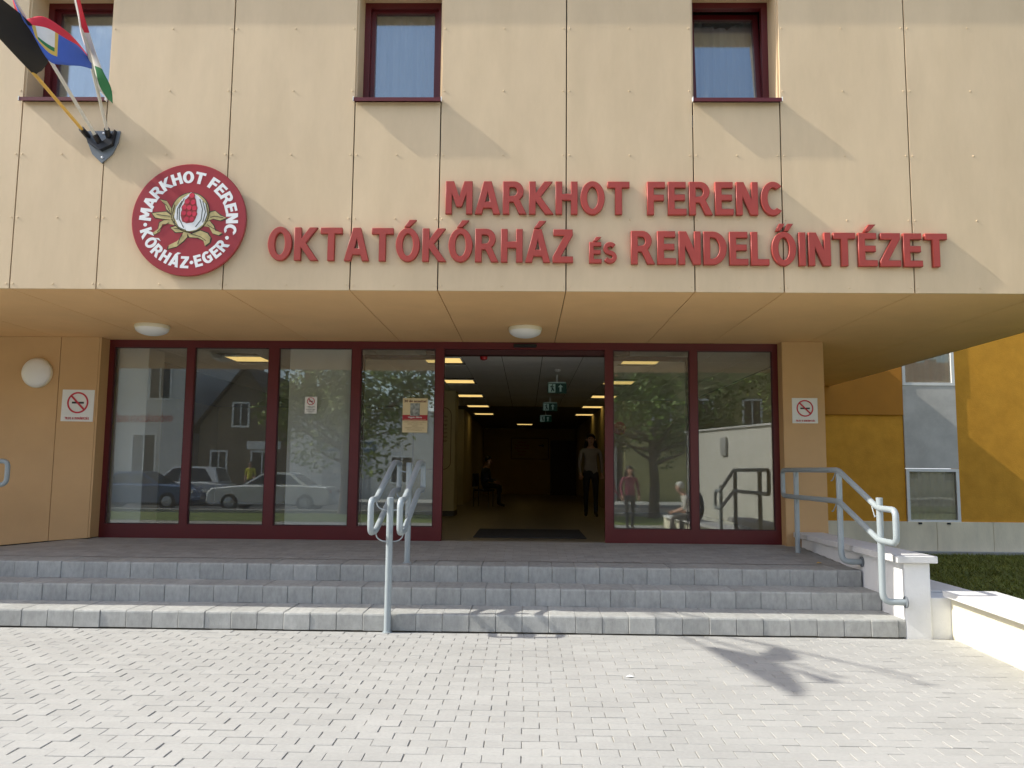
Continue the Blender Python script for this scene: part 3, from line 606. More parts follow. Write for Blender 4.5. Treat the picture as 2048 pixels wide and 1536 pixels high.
for cx, cy_ in ((850,500),(800,565),(865,575),(770,635),(825,635),(885,640),(765,695),(830,700),(885,705),(800,765),(860,765)):
    ef([px([(cx+34*math.cos(R(a)), cy_-34*math.sin(R(a))) for a in range(0, 360, 30)])], 'seed_outline', 'sign_red', 5); ef([px([(cx+27*math.cos(R(a)), cy_-27*math.sin(R(a))) for a in range(0, 360, 30)])], 'seed', 'emblem_seed', 6)

# ================================================================== FLAGS
fb = thing('flag_bracket', 'grey shield shaped bracket holding three flagpoles on the tan facade', 'bracket')
def shield(w_, h_): return [(-w_, 0), (w_, 0), (w_*.93, -h_*.35), (w_*.6, -h_*.72), (0, -h_), (-w_*.6, -h_*.72), (-w_*.93, -h_*.35)]
wall_obj(curve_mesh([shield(.165, .33)], .008, .002), 'shield_plate', 'bracket_grey', fb, -4.268, YF-.011, 4.875)
for z in (4.85, 4.60):
    q = MB(); q.lathe([(.014, 0), (.014, .005), (.008, .009)], (-4.262, YF-.021, z), (0, -1, 0), 10); q.build('bolt', 'rim', fb)
POLES = [((-4.411, 7.80, 4.823), (.041, -1.95, .357), 1.02, 'pole_yellow'), ((-4.282, 7.80, 4.761), (.082, -1.90, .70), 1.02, 'pole_white'), ((-4.18, 7.80, 4.813), (.58, -1.85, .62), 1.02, 'pole_white')]
def out(P):
    """cloth points follow the poles, which lean far out from the wall"""
    r_ = []
    for x, y, z in P:
        k = (7.8-(7.8-y)*1.75)/y; r_.append((x*k, y*k, 1.53+(z-1.53)*k))
    return r_
for p, d, l, m in POLES:
    a = Vector(p); dd = Vector(d); q = MB(); q.tube([a-dd*.03, a+dd*.035], .028, 10); q.build('socket', 'bracket_black', fb)
q = MB(); q.prism([(-4.40, 4.80), (-4.29, 4.715), (-4.18, 4.80), (-4.13, 4.87), (-4.15, 4.72), (-4.27, 4.66), (-4.39, 4.73), (-4.44, 4.87)], 1, YF-.075, YF-.021); q.build('socket_web', 'bracket_black', fb)
def loft(rows_, nu, nv_, rip, name, mats, parent, matf):
    """cloth surface through a list of 3-D edge polylines"""
    def pl(P, t):
        P = [Vector(p) for p in P]; n = len(P)-1; f = t*n; i = min(int(f), n-1); f -= i
        p0, p1, p2, p3 = P[max(i-1, 0)], P[i], P[i+1], P[min(i+2, n)]
        return .5*((2*p1)+(p2-p0)*f+(2*p0-5*p1+4*p2-p3)*f*f+(3*p1-p0-3*p2+p3)*f**3)
    q = MB(); vs = []
    for i in range(nu+1):
        es = [pl(r, i/nu) for r in rows_]
        for j in range(nv_+1):
            v = j/nv_; f = v*(len(es)-1); k = min(int(f), len(es)-2); p = es[k].lerp(es[k+1], f-k)
            p = p + Vector((.2, -1, .1))*rip*math.sin(i/nu*17+v*4)*math.sin(v*math.pi*.9+.15); vs.append(p)
    for i in range(nu):
        for j in range(nv_):
            a = i*(nv_+1)+j; q.mi = matf((i+.5)/nu, (j+.5)/nv_); q.add([vs[a], vs[a+1], vs[a+nv_+2], vs[a+nv_+1]], [(0, 1, 2, 3)])
    o = q.build(name, mats, parent)
    bm = bmesh.new(); bm.from_mesh(o.data); bmesh.ops.remove_doubles(bm, verts=bm.verts, dist=.0004); bmesh.ops.recalc_face_normals(bm, faces=bm.faces)
    for f in bm.faces: f.smooth = True
    bm.to_mesh(o.data); bm.free()
    so = o.modifiers.new('thickness', 'SOLIDIFY'); so.thickness = .002; return o
def pole(k, parent, s0=.005):
    p, d, l, m = POLES[k]; a = Vector(p); dd = Vector(d); q = MB(); q.tube([a+dd*s0, a+dd*l], .0155, 10); q.build('pole', m, parent, smooth=True)
    q = MB(); q.lathe([(.016, -.01), (.026, .01), (.016, .03), (.006, .07)], a+dd*l, dd, 10); q.build('finial', m, parent, smooth=True)
BA = [(-4.638, 7.3, 5.166), (-4.726, 7.05, 5.289), (-4.867, 6.7, 5.50), (-5.064, 6.35, 5.80)]
BB = [(-4.563, 7.28, 5.215), (-4.43, 7.15, 5.284), (-4.496, 6.95, 5.495), (-4.75, 6.5, 5.66)]
f1 = thing('flag', 'black flag on a yellow pole, leftmost of the three flags', 'flag', 'flags on the facade bracket'); pole(0, f1)
loft([out(BA), out(BB)], 24, 14, .010, 'cloth', 'flag_black', f1, lambda u, v: 0)
RT = [(-4.533, 6.6, 5.80), (-4.584, 6.8, 5.66), (-4.59, 6.95, 5.529), (-4.418, 7.0, 5.581), (-4.264, 7.1, 5.508), (-4.183, 7.2, 5.427), (-4.112, 7.3, 5.314)]
RM = [(-4.508, 6.6, 5.70), (-4.554, 6.8, 5.60), (-4.542, 6.95, 5.491), (-4.365, 7.0, 5.471), (-4.234, 7.1, 5.412), (-4.172, 7.2, 5.393), (-4.111, 7.3, 5.304)]
RB = [(-4.483, 6.6, 5.60), (-4.519, 6.8, 5.55), (-4.482, 6.95, 5.415), (-4.334, 7.0, 5.163), (-4.241, 7.1, 5.172), (-4.16, 7.2, 5.213), (-4.102, 7.3, 5.235)]
f2 = thing('flag', 'red and blue flag with coat of arms on a white pole', 'flag', 'flags on the facade bracket'); pole(1, f2)
loft([out(RT), out(RM), out(RB)], 36, 16, .006, 'cloth', ['flag_red', 'flag_blue', 'flag_white', 'flag_yellow', 'flag_green'], f2,
     lambda u, v: (0 if v < .47 else (1 if not (.40 < u < .58 and .50 < v < .86) else (3 if (v > .80 or u > .56 or u < .42) else (4 if v > .74 else 2)))))
HA = [(-4.04, 6.55, 5.98), (-4.072, 6.9, 5.679), (-4.137, 7.15, 5.487), (-4.139, 7.35, 5.325), (-4.138, 7.45, 5.151), (-4.088, 7.55, 5.074)]
HB = [(-3.96, 6.55, 5.97), (-4.01, 6.9, 5.631), (-4.03, 7.1, 5.469), (-4.013, 7.3, 5.25), (-3.965, 7.4, 5.102), (-3.99, 7.5, 4.99)]
f3 = thing('flag', 'red white and green flag on a white pole, rightmost of the three flags', 'flag', 'flags on the facade bracket'); pole(2, f3)
loft([out(HA), out(HB)], 36, 8, .008, 'cloth', ['flag_red', 'flag_white', 'flag_green'], f3, lambda u, v: 0 if (u < .40 and v > .3) or (u < .12) else (1 if (u < .62 or v < .25) else 2))

# ================================================================== LAMPS, SIGNS
def dome(lab, c, ax):
    t = thing('dome_lamp', lab, 'lamp', 'white dome lamps'); 
    q = MB(); q.lathe([(.200, 0), (.206, .02), (.200, .045)], c, ax, 36); q.build('rim', 'lamp_rim', t, smooth=True)
    q = MB(); q.lathe([(.196, .044)]+[(.196*math.cos(R(a)), .046+.085*math.sin(R(a))) for a in range(0, 90, 9)]+[(.004, .131)], c, ax, 36); q.build('shade', 'lamp_opal', t, smooth=True); return t
dome('white dome lamp on the soffit above the left glass panes', (-4.63, 9.95, ZS-.001), (0, 0, -1))
dome('white dome lamp on the soffit above the open doorway', (-.03, 9.95, ZS-.001), (0, 0, -1))
dome('round white dome lamp on the tan wall at the far left', (-6.585, YW-.001, 2.773), (0, -1, 0))
def nosmoke(lab, x0, x1, z0, z1, y, txt=True, tilt=0):
    t = thing('no_smoking_sign', lab, 'sign', 'no smoking signs', ((x0+x1)/2, y, (z0+z1)/2)); w_, h_ = x1-x0, z1-z0; t.rotation_euler = (0, tilt, 0)
    q = MB(); q.box(-w_/2, w_/2, -.006, 0, -h_/2, h_/2, .0015); q.build('plate', 'sign_white', t)
    if txt: cz, r = h_*.09, w_*.33
    else: cz, r = h_*.23, w_*.31
    flat([ell(0, cz, r, r, 40), ell(0, cz, r*.85, r*.85, 40)], 'ring', 'sign_ring', t, 0, -.0085, 0)
    flat([[(-r*.55, cz-r*.09), (r*.58, cz-r*.09), (r*.58, cz+r*.09), (-r*.55, cz+r*.09)]], 'cigarette', 'sign_ink', t, 0, -.0085, 0)
    flat([stroke([(-r*.66, cz+r*.66), (r*.66, cz-r*.66)], r*.17)], 'bar', 'sign_ring', t, 0, -.0125, 0)
    if txt: 
        def capword(text, x0_, x1_, z_, cap_):
            tot = sum((.3 if c == ' ' else glyph(c)[0])+.13 for c in text)-.13; k = (x1_-x0_)/tot; x = x0_
            for c in text:
                if c == ' ': x += .43*k; continue
                wd, sp = glyph(c); flat([[(p[0]*k, p[1]*cap_) for p in s] for s in sp], 'lettering', 'sign_ring', t, x, -.0085, z_); x += (wd+.13)*k
        capword('TILOS A DOHÁNYZÁS', -w_*.37, w_*.38, -h_*.44, h_*.075)
    else:
        for k, (ww, zz) in enumerate(((.66, -.10), (.40, -.17), (.74, -.27), (.60, -.36), (.30, -.42))): print_text(['A dohányzás a törvény', 'szerint tilos', 'Nemdohányzók védelme', 'az intézmény területén', 'köszönjük'][k], h_*.04, 'sign_ink', t, 0, -.0085, h_*zz, w_*ww)
    return t
nosmoke('larger white no smoking sign on the tan wall at the left', -6.235, -5.800, 2.125, 2.551, YW-.001, tilt=R(.6))
nosmoke('white no smoking sign on the tan pillar at the right', 3.503, 3.838, 2.183, 2.517, YR-.001)
nosmoke('small upright no smoking notice stuck on the third glass pane', -3.034, -2.866, 2.273, 2.504, YD+.0335, False)
t = thing('poster', 'cream poster with a red band stuck on the glass beside the doorway', 'poster', loc=(-1.523, YD+.0335, 2.261))
q = MB(); q.box(-.170, .170, -.004, 0, -.234, .233); q.build('sheet', 'poster_cream', t)
flat([[(-.17, -.07), (.17, -.07), (.17, .005), (-.17, .005)]], 'band', 'poster_band', t, 0, -.006, 0)
flat([[(-.065, -.01), (.065, -.01), (.065, .165), (-.065, .165)]], 'picture', 'poster_photo', t, 0, -.009, 0)
print_text('30 év ecsettel', .034, 'poster_brown', t, 0, -.006, .178, .30, bold=.0012); print_text('Vagyóc Mária', .020, 'sign_white', t, 0, -.009, -.036, .19, bold=.0006); print_text('festmény kiállítás megnyitó', .011, 'poster_cream', t, 0, -.009, -.062, .30)
for k, (ww, tx) in enumerate(((.30, 'A kiállítás megtekinthető az aulában'), (.20, 'nyitva minden nap'), (.08, 'szeptember'), (.25, 'Mindenkit szeretettel várunk'), (.20, 'Kórház galéria'))): print_text(tx, .011, 'poster_brown', t, 0, -.006, -.095-.027*k, ww)
q = MB(); q.box(-.19, .125, YD-.045, YD-.001, 3.195, 3.243, .012); o = q.build('door_sensor', 'black_plastic'); tag(o, 'black motion sensor on the maroon frame above the doorway', 'sensor')

# ================================================================== HANDRAILS
RR = .029
def rail_loop(x, ys, name, parent):
    q = MB(); q.tube(round_path([(x, y, z) for y, z in ys], .075, 6), RR, 12, closed=True); return q.build(name, 'rail_paint', parent, smooth=True)
def hook(parent, x0, x1, y, z):
    """thin bent rod from post to rail"""
    q = MB(); n = 8; q.tube([(x0+(x1-x0)*(k/n), y, z-.085*(1-(k/n)**2.4)**.5 - 0) for k in range(n+1)], .0065, 6); q.build('rail_support', 'rail_paint', parent, smooth=True)
SIDE = [(7.66, 1.245), (7.93, 1.245), (8.95, 1.603), (9.32, 1.603), (9.32, 1.30), (8.95, 1.30), (7.93, .945), (7.66, .945)]
t = thing('stair_handrail', 'pale grey double handrail standing in the middle of the steps', 'handrail')
for s in (-1, 1): rail_loop(-1.30+.135*s, SIDE, 'rail', t)
for y, zb, zt in ((7.925, 0.0, 1.262), (9.14, zp(-1.3, 9.14), 1.605)):
    q = MB(); q.tube([(-1.30, y, zb), (-1.30, y, zt-.004), (-1.30, y, zt)], [.032, .032, .027], 14); q.build('post', 'rail_paint', t, smooth=True)
    q = MB(); q.lathe([(.045, 0), (.045, .008), (.03, .012)], (-1.30, y, zb+.002), (0, 0, 1), 16); q.build('base_plate', 'rail_paint', t, smooth=True)
    for s in (-1, 1):
        for zz in ((1.225, .93) if y < 8.5 else (1.585, 1.285)): hook(t, -1.30+.02*s, -1.30+.135*s, y, zz)
t = thing('stair_handrail', 'blue grey handrail on the right beside the low parapet wall', 'handrail')
XRL = 3.335
rail_loop(XRL, [(7.58, 1.205), (7.95, 1.205), (8.93, 1.566), (10.85, 1.566), (10.85, 1.235), (8.93, 1.235), (7.95, .905), (7.58, .905)], 'rail', t)
q = MB(); q.tube([(XRL+.012, 10.36, zp(3.3, 10.36)), (XRL+.012, 10.36, 1.56)], .031, 14); q.build('post', 'rail_paint', t, smooth=True)
for y, zb, zt in ((8.95, .60, 1.56), (7.95, .335, 1.305)):
    q = MB(); q.tube(round_path([(3.555, y, zb), (XRL+.014, y, zb), (XRL+.014, y, zt)], .10, 6, closed=False), .031, 14); q.build('post', 'rail_paint', t, smooth=True)
    q = MB(); q.lathe([(.055, 0), (.055, .01), (.04, .014)], (3.566, y, zb), (-1, 0, 0), 16); q.build('wall_flange', 'bracket_grey', t, smooth=True)
for y in (10.30, 9.02):
    for zz in (1.56, 1.23):
        q = MB(); n = 8; q.tube([(XRL, y-.02+.14*(k/n), zz-.012-.10*math.sin((k/n)*math.pi/2)) for k in range(n+1)][::-1], .0065, 6); q.build('rail_support', 'rail_paint', t, smooth=True)
q = MB(); q.tube([(XRL+.014, 7.96, 1.15), (XRL-.004, 8.02, 1.12), (XRL, 8.08, 1.20), (XRL, 8.10, 1.25)], .0065, 6); q.build('rail_support', 'rail_paint', t, smooth=True)
t = thing('ramp_handrail', 'grey handrail end with rounded loop beside the wall at the left edge', 'handrail')
q = MB(); yl = 9.9
q.tube(round_path([(-6.275, yl, 1.59), (-6.275, yl, 1.305), (-8.9, yl, 1.10), (-8.9, yl, 1.385)], .08, 6), RR, 12, closed=True); q.build('rail', 'rail_paint', t, smooth=True)
for x in (-6.62, -8.3):
    q = MB(); q.tube(round_path([(x, yl, 1.55+(x+6.275)*.078), (x, yl, .50), (x+.22, yl, .50)], .08, 5, closed=False) if x > -7 else [(x, yl, .45), (x, yl, 1.45)], .026, 12); q.build('post', 'rail_paint', t, smooth=True)

# ================================================================== RIGHT: PARAPET, LOW WALL, NEIGHBOUR
t = thing('parapet_wall', 'white rendered parapet wall with flat coping beside the steps', 'wall')
q = MB(); q.box(3.57, 3.80, 8.0, 10.90, -.06, .695, .006); q.build('wall', 'white_render', t)
q = MB(); q.box(3.563, 3.806, 7.965, 8.21, -.06, .697, .008); q.build('pier', 'white_render', t)
y = 7.90
for k, l in enumerate((.62, .90, .98, .52)):
    q = MB(); q.box(3.475, 3.855, y+.003, y+l-.003, .699, .765, .006); q.build('coping_slab', 'coping', t); y += l
t = thing('low_wall', 'low cream wall with white coping running towards the viewer at the right', 'wall')
aw = math.atan(.068)
def lw(x, y): return (4.0-(8.0-y)*.068+x, y)
def slab(x0, x1, y0, y1, z0, z1, name, m):
    q = MB(); P = [lw(x0, y0), lw(x1, y0), lw(x1, y1), lw(x0, y1)]
    q.add([(p[0], p[1], z) for z in (z0, z1) for p in P], [(3, 2, 1, 0), (4, 5, 6, 7), (0, 1, 5, 4), (1, 2, 6, 5), (2, 3, 7, 6), (3, 0, 4, 7)]); return q.build(name, m, t)
slab(0, .30, 1.0, 7.985, -.06, .392, 'wall', 'cream_render')
y = 7.95
for l in (1.1, 1.15, 1.1, 1.1, 1.1, 1.1): slab(-.09, .40, y-l+.004, y, .394, .445, 'coping_slab', 'coping'); y -= l
q = MB(); q.box(3.81, 4.345, 7.99, 9.6, -.06, .375, .006); q.build('end_block', 'white_render', t)
q = MB(); q.box(3.807, 4.37, 8.30, 9.62, .377, .40, .004); q.build('coping_slab', 'coping', t)

YO = 16.6
nb = thing('neighbouring_building', 'ochre yellow rendered wing with pale stone plinth behind the lawn', 'building')
q = MB(); wx0, wx1 = 7.52, 8.58
q.box(3.94, wx0, YO, YO+.3, .60, 9.5); q.box(wx1, 22, YO, YO+.3, .60, 9.5); q.box(wx0, wx1, YO, YO+.3, 5.1, 9.5); q.build('wall', 'ochre', nb)
q = MB(); q.box(3.95, wx0-.005, YO-.05, YO-.002, 2.70, 5.2, .004); q.build('shadow_panel', 'ochre_shadow', nb)  # shadow on the upper wall, painted as a darker ochre panel
x = 4.0
while x < 16:
    l = .78 if rnd.random() < .5 else 1.1
    q = MB(); q.box(x+.003, x+l-.003, YO-.045, YO+.05, -.0, .598, .004); q.build('plinth_slab', 'plinth_stone', nb); x += l
q = MB(); q.box(4, 16, YO-.20, YO-.046, -.1, .03); q.build('plinth_foot', 'kerb', nb)
def wing_window(z0, z1):
    fr = MB(); t_ = .06; fr.box(wx0+.01, wx0+.01+t_, YO-.03, YO+.06, z0, z1); fr.box(wx1-.01-t_, wx1-.01, YO-.03, YO+.06, z0, z1); fr.box(wx0+.01+t_, wx1-.01-t_, YO-.03, YO+.06, z0, z0+t_); fr.box(wx0+.01+t_, wx1-.01-t_, YO-.03, YO+.06, z1-t_, z1)
    o = fr.build('window', 'white_frame', nb)
    g = MB(); g.box(wx0+.06, wx1-.06, YO+.01, YO+.02, z0+.05, z1-.05); g.build('pane', 'wing_glass', o)
    c = MB(); n = 40; c.add([(wx0+.06+(wx1-wx0-.12)*i/n, YO+.06+.015*math.sin(i*.9), z) for z in (z0, z1) for i in range(n+1)], [(i, i+1, n+2+i, n+1+i) for i in range(n)]); c.build('curtain', 'wing_curtain', o, smooth=True); return o
wo = wing_window(.575, 1.64); wing_window(3.30, 5.05)
for x in (7.72, 8.28):
    q = MB(); q.box(x, x+.07, YO-.06, YO-.03, .55, .585); q.build('hinge', 'bracket_black', wo)
q = MB(); q.box(wx0+.004, wx1-.004, YO-.022, YO+.02, 1.645, 3.295, .004); q.build('infill_panel', 'grey_panel', nb)

# ================================================================== PEOPLE
def person(name, label, loc, rz, pose, cols, hair='hair_dark', long_hair=False, scale=1.0, lean=0):
    """one skinned body: pose gives joint positions (x right, y forward is -Y, z up)"""
    J = pose
    root = thing(name, label, 'person', None, loc, rz); root.scale = (scale,)*3
    chains = [(['pelvis', 'waist', 'chest', 'neck0', 'neck', 'chin', 'head', 'crown'], [.125, .112, .132, .07, .050, .064, .090, .062])]
    for s in 'LR':
        chains.append((['chest', 'sh'+s, 'el'+s, 'wr'+s, 'hd'+s], [None, .058, .043, .029, .033]))
        chains.append((['pelvis', 'hp'+s, 'kn'+s, 'an'+s, 'to'+s], [None, .092, .058, .042, .036]))
    bm = bmesh.new(); sk = bm.verts.layers.skin.verify(); V = {}; segs = []
    for names, rad in chains:
        prev = None
        for nme, r in zip(names, rad):
            if nme not in V:
                v = bm.verts.new(J[nme]); V[nme] = v; rr_ = r
                fl = (r*1.25, r*.85) if nme in ('pelvis', 'waist', 'chest') else (r, r)
                v[sk].radius = fl; v[sk].use_root = nme == 'pelvis'
            if prev: bm.edges.new((V[prev], V[nme])); segs.append((prev, nme))
            prev = nme
    me = bpy.data.meshes.new('body'); bm.to_mesh(me); bm.free()
    o = bpy.data.objects.new('body', me); C.objects.link(o)
    o.modifiers.new('skin', 'SKIN'); ss = o.modifiers.new('smooth', 'SUBSURF'); ss.levels = 1; ss.render_levels = 1
    dg = bpy.context.evaluated_depsgraph_get(); m2 = bpy.data.meshes.new_from_object(o.evaluated_get(dg), depsgraph=dg); bpy.data.objects.remove(o)
    bm = bmesh.new(); bm.from_mesh(m2)
    def addtube(path, rad):
        q = MB(); q.tube(path, rad, 6); vs = [bm.verts.new(v) for v in q.v]
        for f in q.f:
            try: bm.faces.new([vs[i] for i in f])
            except ValueError: pass
    hd = Vector(J['head']); fw = (Vector(J['face'])-hd).normalized(); side = fw.cross(Vector((0, 0, 1))).normalized()
    nose0 = hd+fw*.078-Vector((0, 0, .008)); addtube([nose0+Vector((0, 0, .02)), nose0+fw*.022-Vector((0, 0, .015)), nose0-Vector((0, 0, .022))], [.006, .011, .008])
    mo = hd+fw*.076-Vector((0, 0, .062)); mouth = (mo-side*.022, mo+fw*.004, mo+side*.022)
    for s in (-1, 1): addtube([hd+side*s*.083+Vector((0, 0, .02)), hd+side*s*.094, hd+side*s*.083-Vector((0, 0, .025))], [.008, .014, .007])
    for s in 'LR':
        h, wr = Vector(J['hd'+s]), Vector(J['wr'+s]); d = (h-wr).normalized(); ac = d.cross(Vector((.3, .9, .2))).normalized(); pn = d.cross(ac)
        for k in range(4):
            b0 = h+ac*(.024-.016*k); ln = (.062, .075, .07, .055)[k]; addtube([b0-d*.02, b0+d*ln*.6+pn*.004, b0+d*ln+pn*.02], [.009, .008, .006])
        addtube([h+ac*.03-d*.02, h+ac*.05+d*.015, h+ac*.05+d*.04+pn*.01], [.010, .009, .007])
    bm.to_mesh(m2); bm.free()
    mats_ = cols; order = ['skin', 'top', 'legs', 'shoe']
    m2.materials.clear()
    for k in order: m2.materials.append(MT[mats_.get(k, 'skin' if k == 'skin' else 'shoe')])
    def seg_mat(a, b_):
        if a in ('neck0', 'neck', 'chin', 'head'): return 0
        if a.startswith('el') : return 1 if mats_.get('sleeve') else 0
        if a.startswith('wr'): return 0
        if a.startswith('hp') or a.startswith('kn'): return 2
        if a.startswith('an'): return 3
        if a == 'pelvis': return 2 if b_.startswith('hp') else 1
        return 1
    S = [(Vector(J[a]), Vector(J[b_]), seg_mat(a, b_)) for a, b_ in segs]
    pz = J['pelvis'][2]
    for p in m2.polygons:
        c = p.center; best = 9; bi = 0
        for a, b_, i in S:
            ab = b_-a; t_ = max(0, min(1, (c-a).dot(ab)/max(ab.length_squared, 1e-9))); d = (c-(a+ab*t_)).length
            if d < best: best = d; bi = i
        if pz > .8 and bi in (1, 2) and abs(c.x) < .2 and abs(c.z-pz) < .2: bi = 1 if c.z > pz-.02 else 2
        p.material_index = bi; p.use_smooth = True
    body = bpy.data.objects.new('body', m2); C.objects.link(body); body.parent = root
    # hair: a cap over the skull, with a fall down the back when long
    q = MB(); n = 14; vs = []; fs = []
    for i in range(9):
        th = R(100)*i/8
        for k in range(n):
            a = 2*math.pi*k/n; dirv = side*math.cos(a)+fw*math.sin(a); fr_ = max(0, math.sin(a)); r = .099+.003*math.sin(5*a+i)+.002*math.sin(9*a+2*i)
            tt = th*1.08*(1-.52*fr_); vs.append(hd+Vector((0, 0, .016))-fw*.014+dirv*r*math.sin(tt)+Vector((0, 0, r*1.12*math.cos(tt))))
    fs = [(i*n+k, i*n+(k+1) % n, (i+1)*n+(k+1) % n, (i+1)*n+k) for i in range(8) for k in range(n)]; q.add(vs, fs)
    if long_hair:
        for k in range(11):
            a = R(195+15*k) if k < 11 else 0; dirv = side*math.cos(a)+fw*math.sin(a); p0 = hd+dirv*.085+Vector((0, 0, .03)); q.tube([p0, p0+dirv*.025-Vector((0, 0, .14)), p0+dirv*.04-Vector((0, 0, .30)), p0+dirv*.02-Vector((0, 0, .42))], [.03, .036, .03, .008], 6)
    q.build('hair', hair, root, smooth=True)
    e = MB(); e.tube(mouth, [.003, .006, .003], 6); e.build('mouth', 'lip', root)
    for s in (-1, 1):
        e = MB(); e.lathe([(.002, -.006), (.008, -.002), (.008, .002), (.002, .004)], hd+fw*.080+side*s*.032+Vector((0, 0, .018)), fw, 8); e.build('eye', 'sign_ink', root)
    return root
def standing(step=.0, arm=.0, bend=.15):
    J = {'pelvis': (0, 0, .95), 'waist': (0, 0, 1.10), 'chest': (0, .005, 1.30), 'neck0': (0, .01, 1.43), 'neck': (0, 0, 1.49), 'chin': (0, -.038, 1.528), 'head': (0, -.018, 1.60), 'crown': (0, .0, 1.655), 'face': (0, -.12, 1.60)}
    for s, k in (('L', -1), ('R', 1)):
        f = -step*k; J['hp'+s] = (.09*k, 0, .88); J['kn'+s] = (.095*k, f*.5-.03, .49); J['an'+s] = (.09*k, f, .085); J['to'+s] = (.10*k, f-.15, .04)
        J['sh'+s] = (.185*k, .01, 1.38); J['el'+s] = (.235*k, .03+arm*k, 1.11); J['wr'+s] = (.225*k, -bend+arm*k*1.5, .90); J['hd'+s] = (.22*k, -bend-.03+arm*k*1.6, .83)
    return J
def seated(seat=.45, lean=.05, fold=False):
    J = {'pelvis': (0, 0, seat+.10), 'waist': (0, -lean*.3, seat+.24), 'chest': (0, -lean, seat+.44), 'neck0': (0, -lean*1.3, seat+.57), 'neck': (0, -lean*1.6, seat+.63), 'chin': (0, -lean*1.8-.045, seat+.672), 'head': (0, -lean*1.9-.02, seat+.74), 'crown': (0, -lean*1.8, seat+.80), 'face': (0, -lean*2-.13, seat+.73)}
    for s, k in (('L', -1), ('R', 1)):
        J['hp'+s] = (.09*k, -.06, seat+.09); J['kn'+s] = (.11*k, -.44, seat+.08); J['an'+s] = (.11*k, -.42+.06*k, .085); J['to'+s] = (.12*k, -.57+.06*k, .04)
        J['sh'+s] = (.185*k, -lean, seat+.52); J['el'+s] = (.24*k, -lean-.05, seat+.26); J['wr'+s] = (.13*k, -lean-.25, seat+.20); J['hd'+s] = (.09*k, -lean-.31, seat+.18)
    return J
person('person', 'long haired person in pale blouse and dark trousers walking inside the doorway', (1.33, 17.2, FZ), 0, standing(.16, .06, .12), {'top': 'cloth_blouse', 'legs': 'cloth_dark', 'shoe': 'shoe', 'sleeve': 1}, long_hair=True)
person('person', 'person in dark clothes sitting on a chair deep inside the lobby', (-1.12, 21.6, FZ), R(75), seated(.45, .06), {'top': 'cloth_navy', 'legs': 'cloth_dark', 'shoe': 'shoe', 'sleeve': 1})
def chair(label, loc, rz):
    t = thing('chair', label, 'chair', None, loc, rz)
    q = MB(); q.box(-.22, .22, -.24, .20, .40, .45, .01); q.build('seat', 'cloth_dark', t)
    q = MB(); q.box(-.22, .22, .20, .24, .52, .86, .01); q.build('backrest', 'cloth_dark', t)
    for sx in (-.2, .2):
        for sy in (-.2, .2): q = MB(); q.tube([(sx, sy, 0), (sx, sy, .40 if sy < 0 else .80)], .013, 8); q.build('leg', 'bench_metal', t)
chair('dark upholstered chair under the seated person in the lobby', (-1.12, 21.6, FZ), R(75))
person('person', 'white haired person in white shirt seated on the low wall mirrored in the right panes', (3.70, 3.78, 0), R(-80), seated(.445, .14), {'top': 'cloth_white', 'legs': 'cloth_grey', 'shoe': 'shoe'}, hair='hair_white')
person('person', 'dark haired person in dark clothes seated beside the white haired one', (4.02, 3.25, 0), R(-75), seated(.445, .07), {'top': 'cloth_navy', 'legs': 'cloth_dark', 'shoe': 'shoe', 'sleeve': 1})
person('person', 'person in a maroon top and dark trousers standing, mirrored in the sixth glass pane', (2.72, .45, 0), R(170), standing(.08, .02, .1), {'top': 'cloth_maroon', 'legs': 'cloth_dark', 'shoe': 'shoe', 'sleeve': 1}, long_hair=True, scale=.98)
person('person', 'person in a wine red jacket and jeans, mirrored beside the maroon top', (2.25, .1, 0), R(120), standing(.05, .03, .12), {'top': 'cloth_maroon', 'legs': 'cloth_jean', 'shoe': 'shoe', 'sleeve': 1}, scale=.96)
person('person', 'person in a bright yellow shirt on the far pavement, mirrored in the second pane', (-12.4, -14.6, .10), R(180), standing(.12, .05, .1), {'top': 'cloth_yellow', 'legs': 'cloth_dark', 'shoe': 'shoe'})

